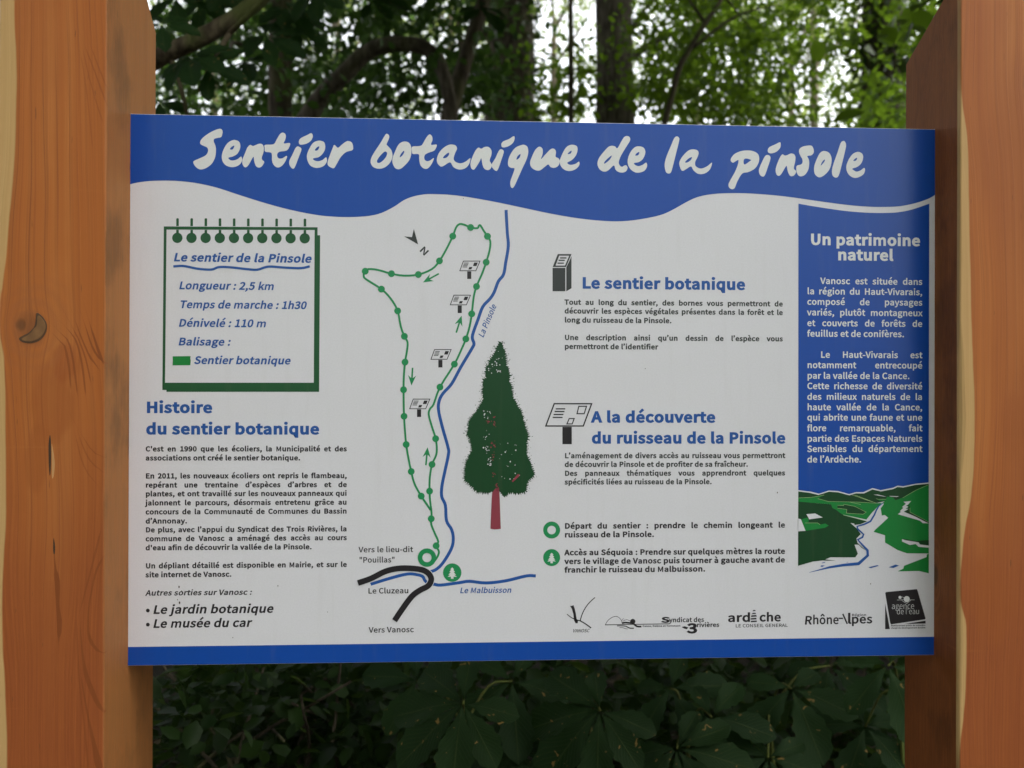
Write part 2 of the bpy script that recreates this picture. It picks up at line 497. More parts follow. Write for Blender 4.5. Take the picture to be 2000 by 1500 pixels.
LF_SHRUB = leaf_mat("shrub_leaves", (0.007, 0.018, 0.005), (0.020, 0.042, 0.009), 0.25, (0.12, 0.20, 0.03), rough=0.42)
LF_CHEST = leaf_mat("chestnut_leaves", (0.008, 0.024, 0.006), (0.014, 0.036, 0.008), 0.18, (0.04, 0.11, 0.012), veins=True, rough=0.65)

def tree(name, base, trunk, radii, mat, leafmat, leaf_groups, label, cat="tree", group=None, limbs=(), limb_r=0.05, seg=12):
    root = empty(name, base)
    tag(root, label, cat, group)
    parts = [tube_data(trunk, radii, seg, 0.09, 6, base[0])]
    if len(limbs): parts += boughs([trunk[k] for k in range(len(trunk) // 2, len(trunk))], limbs, limb_r, 3)
    v, f = merge(*parts)
    link_mesh("trunk", v, f, mat, root, True)
    if leaf_groups:
        arrs = [leaf_arrays(clumps(cs, r, per), size) for cs, r, per, size in leaf_groups]
        leaf_mesh("crown", arrs, leafmat, root)
    return root

def upright(px, y, top, d0, d1, lean=0.0, py=130):
    """A trunk that passes behind the board and is seen at px above it."""
    p = at(px, py, y)
    pts = [Vector((p.x - lean * p.z, y, -0.15)), Vector((p.x - lean * p.z * 0.6, y, p.z * 0.4)), p,
           Vector((p.x + lean * 1.5, y + 0.1, p.z + (top - p.z) * 0.5)), Vector((p.x + lean * 3, y + 0.2, top))]
    return pts, [d0 * 0.62, d0 * 0.52, d0 * 0.5, d1 * 0.5, d1 * 0.2]

# slender dark trunk left of the middle
pts, rad = upright(548, 6.0, 10, 0.20, 0.12)
tree("slender_tree", (pts[0].x, 6.0, 0), pts, rad, BARK_D, LF_DARK,
     [(seen_box(54, 300, 760, -60, 245, 6.4, 8.2), 0.22, 46, 0.09), (seen_box(8, 320, 700, -20, 215, 4.4, 5.6), 0.14, 16, 0.085), (seen_box(46, 300, 760, -20, 250, 8.5, 12.0), 0.34, 36, 0.105),
      (in_box(60, -5.5, 0.5, 3.0, 7.5, 5.6, 9.5), 0.55, 60, 0.16), (in_box(200, -5.0, 0.6, 0.3, 4.0, 4.7, 7.0), 0.5, 60, 0.21)],  # last group: unseen overhead clumps added to shade the low plants
     "slender dark upright trunk with dense leaves, behind the board's left third", limbs=seen_box(5, 340, 720, -40, 120, 4.4, 6.4), limb_r=0.03)

# tree with the limb that arches over and comes down again
a_pts = [at(470, 640, 4.7), at(560, 330, 4.7), at(612, 212, 4.7), at(668, 150, 4.6), at(722, 100, 4.55), at(780, 85, 4.5), at(838, 98, 4.5), at(868, 150, 4.5), at(884, 240, 4.5), at(900, 400, 4.5)]
a_base = Vector((a_pts[0].x - 0.35, 4.75, -0.1))
tree("arching_tree", (a_base.x, a_base.y, 0), [a_base] + a_pts, [0.11, 0.095, 0.08, 0.068, 0.060, 0.056, 0.053, 0.05, 0.047, 0.044, 0.03], BARK, LF_DARK,
     [(seen_box(50, 560, 960, -60, 245, 5.4, 7.2), 0.2, 46, 0.085), (seen_box(8, 560, 960, -20, 215, 3.8, 4.4), 0.12, 16, 0.08)],
     "tree with a bare limb arching over like a bridge above the board")

# leaning dark stem beside the ivy trunk
l_pts = [at(800, 640, 5.0), at(872, 250, 5.0), at(908, 120, 5.05), at(945, 0, 5.1), at(990, -160, 5.2), at(1040, -420, 5.4)]
tree("leaning_tree", (l_pts[0].x - 0.1, 5.0, 0), [Vector((l_pts[0].x - 0.15, 5.0, -0.1))] + l_pts, [0.085, 0.075, 0.066, 0.06, 0.055, 0.045, 0.02], BARK_D, LF_DARK,
     [(seen_box(22, 740, 960, -60, 200, 5.5, 6.8), 0.2, 36, 0.085), (in_box(46, -1.5, 2.5, 3.0, 7.0, 5.6, 9.0), 0.5, 60, 0.15)],
     "dark stem leaning right, just left of the thick ivy-clad trunk", limbs=seen_box(3, 780, 1040, -40, 60, 5.3, 6.3), limb_r=0.025)

def ivy_on(root, px, y, d, n, z0, z1, width):
    p = at(px, 130, y)
    th = rng.uniform(0, 2 * math.pi, n)
    z = rng.uniform(z0, z1, n)
    r = d * 0.5 * (1 + width * np.abs(rng.normal(size=n)))
    c = np.stack([p.x + np.cos(th) * r, y + np.sin(th) * r, z], 1)
    leaf_mesh("ivy", [leaf_arrays(c, 0.10, 0.1)], LF_IVY, root)

pts, rad = upright(995, 9.0, 15, 0.60, 0.34)
r_ = tree("ivy_clad_tree", (pts[0].x, 9.0, 0), pts, rad, BARK_D, LF_DARK,
     [(seen_box(20, 760, 1100, -80, 200, 9.6, 11.5), 0.3, 40, 0.10), (in_box(80, -3.5, 4.5, 6, 10, 8, 14), 0.75, 70, 0.2)],
     "thick ivy-clad trunk above the middle of the board", limbs=seen_box(4, 800, 1100, -60, 40, 8, 9.6), limb_r=0.05)
ivy_on(r_, 992, 9.0, 0.60, 1500, 1.0, 7.5, 0.12)

pts, rad = upright(1115, 7.0, 7.5, 0.055, 0.035)
tree("thin_pole_tree", (pts[0].x, 7.0, 0), pts, rad, BARK_D, LF_MID,
     [(seen_box(18, 1040, 1160, 60, 245, 7.3, 9.0), 0.18, 34, 0.085), (in_box(10, pts[0].x - 1, pts[0].x + 1, 6.2, 8, 5.5, 7.5), 0.4, 40, 0.13)],
     "thin straight pole-like stem between the ivy-clad trunk and the thick bare trunk", seg=8)

pts, rad = upright(1200, 8.0, 15, 0.43, 0.28, -0.012)
tree("bare_trunk_tree", (pts[0].x, 8.0, 0), pts, rad, BARK, LF_MID,
     [(seen_box(34, 1270, 1500, -80, 150, 8.4, 10.5), 0.3, 60, 0.085), (in_box(70, -1.5, 5.5, 5.5, 9.5, 7.6, 13), 0.75, 70, 0.2)],
     "thick straight bare trunk right of the middle of the board", limbs=seen_box(4, 1240, 1420, -70, 60, 7.4, 8.8), limb_r=0.05)

g_pts = [at(1270, 420, 6.0), at(1318, 165, 6.0), at(1345, 100, 6.0), at(1378, 45, 6.0), at(1412, -10, 6.05), at(1440, -120, 6.1)]
gr = tree("branching_sapling", (g_pts[0].x - 0.1, 6.0, 0), [Vector((g_pts[0].x - 0.12, 6.0, -0.1))] + g_pts, [0.034, 0.03, 0.027, 0.025, 0.022, 0.018, 0.008], BARK_D, LF_MID,
     [(seen_box(84, 1255, 1580, -60, 250, 6.2, 8.4), 0.22, 66, 0.07), (in_box(200, 0.4, 5.4, 0.3, 4.6, 4.9, 7.0), 0.5, 60, 0.21)],  # last group is canopy out of view, added to shade the plants below
     "thin forked sapling leaning right among bright leaves, right of the thick bare trunk", limbs=[at(1530, 8, 6.1), at(1330, -30, 6.0), at(1470, 60, 6.2)], limb_r=0.018, seg=8)

pts, rad = upright(1722, 8.0, 15, 0.48, 0.3, 0.008)
r_ = tree("ivy_clad_tree", (pts[0].x, 8.0, 0), pts, rad, BARK_D, LF_MID,
     [(seen_box(46, 1590, 1860, -80, 120, 6.6, 9.5), 0.26, 60, 0.08), (seen_box(24, 1740, 1860, -60, 240, 8.4, 10.5), 0.24, 60, 0.08), (seen_box(40, 1380, 1810, 165, 260, 6.0, 8.2), 0.22, 60, 0.07), (in_box(70, 3, 9.5, 5.5, 10, 7.6, 13), 0.75, 70, 0.2)],
     "thick trunk half hidden by ivy beside the right-hand post", limbs=seen_box(4, 1560, 1800, -60, 60, 7, 9), limb_r=0.05)
ivy_on(r_, 1722, 8.0, 0.48, 1300, 0.8, 7.0, 0.22)

# tall trees further in whose pale crowns close the view
far = [(1590, 25, 0.26, "pale distant tree with a straight stem, between the sapling and the right-hand ivy trunk"),
       (1545, 29, 0.22, "pale distant forked tree just left of the straight pale stem"),
       (1082, 27, 0.22, "pale distant tree seen behind the thin pole-like stem"),
       (1360, 23, 0.24, "distant tree behind the forked sapling"),
       (880, 24, 0.24, "distant tree seen under the arching limb"),
       (660, 26, 0.26, "distant tree right of the slender dark trunk"),
       (420, 25, 0.24, "distant tree behind the chestnut bough at the left")]
for k, (px, y, d, lab) in enumerate(far):
    p, r = upright(px, y, 15, d, d * 0.6)
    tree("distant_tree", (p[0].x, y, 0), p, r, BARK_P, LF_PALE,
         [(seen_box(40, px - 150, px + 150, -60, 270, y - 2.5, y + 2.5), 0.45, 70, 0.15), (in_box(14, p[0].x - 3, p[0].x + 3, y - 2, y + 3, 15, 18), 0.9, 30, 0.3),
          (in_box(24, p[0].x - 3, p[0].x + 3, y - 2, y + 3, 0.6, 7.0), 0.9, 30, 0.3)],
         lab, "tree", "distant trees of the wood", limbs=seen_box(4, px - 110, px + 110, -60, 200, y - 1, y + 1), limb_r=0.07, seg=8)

# unseen trees added to shade the board and plants; light still enters from the right
near = [((-4.2, -3.4), 0.30, [(-7.0, -2.0, -7.0, 1.5, 0.6, 8.0, 170), (-3.5, 1.2, -5.5, 3.5, 5.0, 8.0, 130)], "unseen tree left of the board, added to shade the whole sign"),
        ((-0.8, -9.0), 0.34, [(-6.0, 5.5, -11.0, -7.0, 0.5, 6.5, 190)], "unseen tree straight opposite the board, added to block low sky light"),
        ((5.2, -1.8), 0.30, [(4.2, 8.0, -5.0, 2.0, 0.8, 5.0, 100), (0.5, 4.5, -1.0, 3.5, 5.2, 8.5, 90)], "unseen tree right of the right-hand post, added to shade the sign"),
        ((5.6, 2.2), 0.30, [(3.4, 8.0, 0.0, 5.0, 0.6, 6.5, 210)], "dense unseen tree just past the right-hand post, added to shade the plants")]
for (x, y), d, boxes, lab in near:
    tree("blocker_tree", (x, y, 0), [Vector((x, y, -0.15)), Vector((x + 0.05, y, 2.5)), Vector((x, y + 0.1, 5)), Vector((x, y, 8.2))], [d * 0.55, d * 0.45, d * 0.35, d * 0.1], BARK, LF_MID,
         [(in_box(n, *bx), 0.5, 46, 0.17) for *bx, n in boxes], lab, "tree", "unseen trees added to block light")

# ------------------------------------------------------------------ horse chestnut leaves
def leaflet(length, width, nu=3, nv=11):
    """An obovate, saw-edged leaflet along +Y, folded at the midrib: verts, faces, uv."""
    vs, uv, fs = [], [], []
    for j in range(nv + 1):
        t = j / nv
        w = width * (math.sin(math.pi * min(1.0, t ** 1.45)) ** 0.75) * (1.0 if t < 1 else 0.0) + 0.0012
        for i in range(-nu, nu + 1):
            u = i / nu
            e = 1 + (0.09 * (1 if j % 2 else -1) if abs(i) == nu and 1 < j < nv else 0)
            vs.append((u * w * e, t * length + (0.03 * length * abs(u) if 0 < j < nv else 0), abs(u) * w * 0.16 - 0.22 * length * t * t + 0.02 * length * math.sin(7 * t + 2 * u)))
            uv.append((u, t))
    m = 2 * nu + 1
    for j in range(nv):
        for i in range(m - 1):
            a = j * m + i
            fs.append((a, a + 1, a + m + 1, a + m))
    return vs, fs, uv

def palmate(acc, centre, normal, point, size, n, seed):
    """One palmate leaf: n leaflets spread from the stalk's end. acc collects verts, faces, uvs."""
    rs = random.Random(seed)
    nv = Vector(normal).normalized()
    d = Vector(point); d = (d - nv * d.dot(nv)).normalized()
    s = d.cross(nv)
    M = Matrix((s, d, nv)).transposed()
    span = math.radians(rs.uniform(118, 140))
    for k in range(n):
        a = -span + 2 * span * k / (n - 1) + rs.uniform(-0.08, 0.08)
        ln = size * (1.0 - 0.42 * (abs(a) / span) ** 1.5) * rs.uniform(0.9, 1.08)
        v, f, uv = leaflet(ln, ln * rs.uniform(0.215, 0.25))
        R = Matrix.Rotation(-a, 3, 'Z') @ Matrix.Rotation(rs.uniform(-0.22, 0.10), 3, 'X')
        o = len(acc[0])
        for q in v: acc[0].append(Vector(centre) + M @ (R @ (Vector(q) + Vector((0, 0.008, 0.0005 * k)))))
        acc[1].extend(tuple(i + o for i in q) for q in f)
        acc[2].extend(uv)

def uv_mesh(name, acc, mat, parent):
    o = link_mesh(name, acc[0], acc[1], mat, parent, True)
    lay = o.data.uv_layers.new(name="leaf")
    idx = np.zeros(len(o.data.loops), np.int32)
    o.data.loops.foreach_get("vertex_index", idx)
    lay.data.foreach_set("uv", np.array(acc[2], np.float32)[idx].ravel())
    return o

STALK = bark_mat("green_stalk", (0.10, 0.12, 0.03), (0.06, 0.06, 0.02))

def chestnut_plant(base, leaves, label):
    """leaves: (hub point, towards, size, leaflets)."""
    root = empty("chestnut_sapling", base)
    tag(root, label, "sapling", "chestnut saplings under the board")
    acc = [[], [], []]
    tubes = []
    top = Vector((base[0], base[1], max(l[0].z for l in leaves) - 0.10))
    b = Vector(base)
    tubes.append(tube_data([b - Vector((0, 0, 0.05)), (b + top) / 2 + Vector((0.02, 0.01, 0)), top], [0.008, 0.006, 0.004], 6, 0.05, 4))
    for k, (hub, tow, size, n) in enumerate(leaves):
        nrm = (CAM - hub).normalized() * 0.75 + Vector((rng.normal() * 0.15, -0.1, 0.55))
        palmate(acc, hub, nrm, tow, size * 1.06, n, int(base[0] * 1000) + k)
        tubes.append(tube_data([top, (top + hub) / 2 + Vector((0, 0, 0.04)), hub], [0.0035, 0.003, 0.0025], 5, 0.02, 4))
    v, f = merge(*tubes)
    link_mesh("stem", v, f, STALK, root, True)
    uv_mesh("foliage", acc, LF_CHEST, root)

D = Vector
chestnut_plant((0.18, 0.72, 0), [(at(1172, 1388, 0.55), D((-0.5, 0, -0.6)), 0.185, 7), (at(1010, 1470, 0.62), D((0.1, 0, -1)), 0.17, 7), (at(1085, 1560, 0.5), D((0, 0, -1)), 0.17, 7)],
               "chestnut sapling with one broad star-shaped leaf below the board's middle")
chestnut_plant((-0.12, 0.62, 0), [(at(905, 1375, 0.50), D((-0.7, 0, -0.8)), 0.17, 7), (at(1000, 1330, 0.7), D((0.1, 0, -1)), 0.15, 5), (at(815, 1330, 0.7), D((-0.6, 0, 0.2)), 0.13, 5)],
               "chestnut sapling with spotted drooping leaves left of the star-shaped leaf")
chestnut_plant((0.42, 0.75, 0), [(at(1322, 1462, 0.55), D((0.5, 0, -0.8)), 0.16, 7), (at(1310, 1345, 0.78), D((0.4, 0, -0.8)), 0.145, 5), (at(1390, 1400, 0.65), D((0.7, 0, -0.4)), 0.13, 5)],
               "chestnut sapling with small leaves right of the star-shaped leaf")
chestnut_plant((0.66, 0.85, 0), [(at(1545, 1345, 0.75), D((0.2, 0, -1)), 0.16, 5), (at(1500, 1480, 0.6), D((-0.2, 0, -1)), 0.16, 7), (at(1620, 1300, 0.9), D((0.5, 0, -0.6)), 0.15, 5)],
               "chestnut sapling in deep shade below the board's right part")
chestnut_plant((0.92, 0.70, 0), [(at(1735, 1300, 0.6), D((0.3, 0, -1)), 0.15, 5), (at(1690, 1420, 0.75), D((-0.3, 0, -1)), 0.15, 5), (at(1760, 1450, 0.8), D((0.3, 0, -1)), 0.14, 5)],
               "chestnut sapling beside the right-hand post's foot")

# chestnut tree at the left: its trunk stands behind the post, one bough crosses above it
b_pts = [at(150, 230, 2.0), at(230, 160, 1.95), at(312, 112, 1.9), at(400, 70, 1.85), at(462, 32, 1.85), at(520, -12, 1.85), at(600, -90, 1.85)]
cx = at(95, 230, 2.05)
root = empty("chestnut_tree", (cx.x, cx.y, 0))
tag(root, "chestnut tree reaching a mossy bough with big leaves over the board's left corner", "tree")
parts = [tube_data([Vector((cx.x, cx.y, -0.15)), Vector((cx.x, cx.y, 1.2)), cx, Vector((cx.x - 0.05, cx.y + 0.1, 4.2)), Vector((cx.x, cx.y + 0.2, 6.5))], [0.10, 0.085, 0.075, 0.055, 0.02], 12, 0.09, 6),
         tube_data([cx] + b_pts, [0.05, 0.040, 0.036, 0.034, 0.032, 0.029, 0.026, 0.018], 10, 0.10, 6),
         tube_data([at(446, 66, 1.84), at(480, 34, 1.78), at(520, -8, 1.74), at(575, -70, 1.7)], [0.011, 0.011, 0.010, 0.008], 8, 0.06, 5),
         tube_data([at(452, 58, 1.85), at(428, 100, 1.78), at(405, 140, 1.74), at(388, 178, 1.72)], [0.011, 0.009, 0.007, 0.005], 8, 0.06, 5),
         tube_data([at(330, 108, 1.9), at(344, 140, 1.88), at(358, 190, 1.86), at(366, 226, 1.85)], [0.010, 0.009, 0.008, 0.007], 8, 0.06, 5)]
v, f = merge(*parts)
link_mesh("trunk", v, f, BARK_M, root, True)
acc = [[], [], []]
for k, (px, py, y, tx, tz, size, n) in enumerate([
        (316, 48, 1.6, 0.9, -0.25, 0.13, 5), (372, 112, 1.7, 0.35, -1.0, 0.17, 7), (410, 128, 1.72, 0.95, -0.5, 0.15, 5), (520, 70, 2.3, 0.7, -0.5, 0.18, 7),
        (455, -30, 2.2, -0.3, -0.8, 0.16, 7), (345, -5, 2.2, 0.2, -0.9, 0.15, 5), (565, 20, 2.4, 0.5, -0.9, 0.18, 7), (312, 200, 1.9, 0.1, -1, 0.12, 5),
        (480, 120, 2.4, 0.4, -0.8, 0.16, 5), (400, 5, 2.4, 0.6, -0.8, 0.16, 7), (620, -20, 2.3, 0.2, -1, 0.18, 7), (585, 60, 2.6, 0.8, -0.6, 0.16, 5)]):
    hub = at(px, py, y)
    nrm = Vector((rng.normal() * 0.3, -0.75 + rng.normal() * 0.2, 0.65))
    palmate(acc, hub, nrm, Vector((tx, 0, tz)), size, n, 50 + k)
for k in range(70):
    hub = Vector((cx.x + rng.uniform(-1.6, 1.8), cx.y + rng.uniform(-0.6, 1.6), rng.uniform(3.2, 6.2)))
    palmate(acc, hub, (rng.normal() * 0.3, rng.normal() * 0.3, 1), (rng.normal(), rng.normal(), -0.2), 0.2, 5, 100 + k)
uv_mesh("crown", acc, LF_CHEST, root)

# ------------------------------------------------------------------ undergrowth
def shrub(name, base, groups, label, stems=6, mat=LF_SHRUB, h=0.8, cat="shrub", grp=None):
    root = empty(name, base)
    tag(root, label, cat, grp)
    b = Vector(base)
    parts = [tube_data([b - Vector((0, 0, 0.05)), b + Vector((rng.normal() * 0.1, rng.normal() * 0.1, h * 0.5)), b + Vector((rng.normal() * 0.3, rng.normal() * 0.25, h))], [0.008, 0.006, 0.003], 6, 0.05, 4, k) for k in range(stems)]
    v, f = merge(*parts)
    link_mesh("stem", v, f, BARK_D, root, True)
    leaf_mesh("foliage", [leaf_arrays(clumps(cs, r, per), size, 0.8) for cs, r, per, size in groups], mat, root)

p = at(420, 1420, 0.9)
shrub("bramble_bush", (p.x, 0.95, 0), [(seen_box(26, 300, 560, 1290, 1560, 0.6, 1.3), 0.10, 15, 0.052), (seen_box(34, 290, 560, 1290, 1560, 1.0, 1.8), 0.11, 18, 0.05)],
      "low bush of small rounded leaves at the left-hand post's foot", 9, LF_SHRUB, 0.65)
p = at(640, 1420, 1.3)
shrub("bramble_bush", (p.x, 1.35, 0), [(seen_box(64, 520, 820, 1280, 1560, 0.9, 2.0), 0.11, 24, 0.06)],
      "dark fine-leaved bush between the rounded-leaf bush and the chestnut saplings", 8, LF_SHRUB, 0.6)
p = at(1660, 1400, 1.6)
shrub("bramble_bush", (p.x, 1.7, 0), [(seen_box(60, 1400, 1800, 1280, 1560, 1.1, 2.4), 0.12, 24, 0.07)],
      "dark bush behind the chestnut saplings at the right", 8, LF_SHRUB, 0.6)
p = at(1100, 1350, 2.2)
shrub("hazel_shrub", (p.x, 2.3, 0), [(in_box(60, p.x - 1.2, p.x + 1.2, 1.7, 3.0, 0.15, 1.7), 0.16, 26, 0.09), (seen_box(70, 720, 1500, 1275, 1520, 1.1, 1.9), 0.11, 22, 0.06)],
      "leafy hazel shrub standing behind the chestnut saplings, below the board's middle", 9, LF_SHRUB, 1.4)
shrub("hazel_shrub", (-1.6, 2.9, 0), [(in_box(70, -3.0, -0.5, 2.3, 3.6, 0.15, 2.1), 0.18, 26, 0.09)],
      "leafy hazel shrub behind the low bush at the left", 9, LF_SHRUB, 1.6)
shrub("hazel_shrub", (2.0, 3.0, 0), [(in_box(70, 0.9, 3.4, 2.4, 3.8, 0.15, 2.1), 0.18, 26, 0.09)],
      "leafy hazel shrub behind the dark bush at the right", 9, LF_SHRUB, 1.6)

for x, y, lab in ((3.3, 1.6, "tall leafy thicket close behind the right-hand post, added to shade the plants"), (-3.7, 1.5, "tall leafy thicket close behind the left-hand post, added to shade the plants")):  # unseen side foliage added to keep light off the low plants
    shrub("blocker", (x, y, 0), [(in_box(120, x - 0.9, x + 1.1, y - 1.2, y + 1.6, 0.1, 3.8), 0.3, 34, 0.13)], lab, 9, LF_SHRUB, 3.2, "blocker")
for k, (x, y, w, n, lab) in enumerate([(-6.0, 5.2, 2.0, 90, "broad leafy thicket far left behind the slender trunk, added to block low light"), (-2.6, 6.2, 1.8, 90, "leafy thicket at the foot of the slender dark trunk, added to block low light"), (0.8, 6.6, 1.8, 90, "leafy thicket between the ivy-clad trunk and the bare trunk, added to block low light"),
                                       (4.2, 6.2, 1.9, 90, "leafy thicket at the foot of the right-hand ivy trunk, added to block low light"), (7.4, 5.0, 2.0, 90, "broad leafy thicket far right beyond the post, added to block low light")]):
    shrub("blocker", (x, y, 0), [(in_box(n, x - w, x + w, y - 0.9, y + 0.9, 0.1, 2.7), 0.3, 34, 0.14)], lab, 9, LF_SHRUB, 2.4, "blocker")  # unseen understory added to block light from the horizon
pts = np.concatenate([clumps(in_box(700, -42, 42, 31, 40, 0.5, 9.5), 1.1, 20)])
o = leaf_mesh("far_woodland", [leaf_arrays(pts, 0.55)], LF_MID, None)  # hidden by the board, added to stop light from the horizon
tag(o, "far dense woodland behind the distant trees, added to block horizon light", "woodland", None, "stuff")

# fallen leaves on the earth: nobody could count them
pts = np.stack([rng.uniform(-3, 3, 5000), rng.uniform(0.15, 5, 5000), rng.uniform(0.02, 0.06, 5000)], 1)
m, nt, b = new_mat("leaf_litter")
geo = N(nt, "ShaderNodeNewGeometry")
nt.links.new(mix_col(nt, geo.outputs["Random Per Island"], (0.025, 0.016, 0.009), (0.085, 0.06, 0.03)), b.inputs["Base Color"])
b.inputs["Roughness"].default_value = 0.8
o = leaf_mesh("leaf_litter", [leaf_arrays(pts, 0.07, 1.6)], m, None)
tag(o, "brown fallen leaves on the earth under the plants", "leaf litter", None, "stuff")

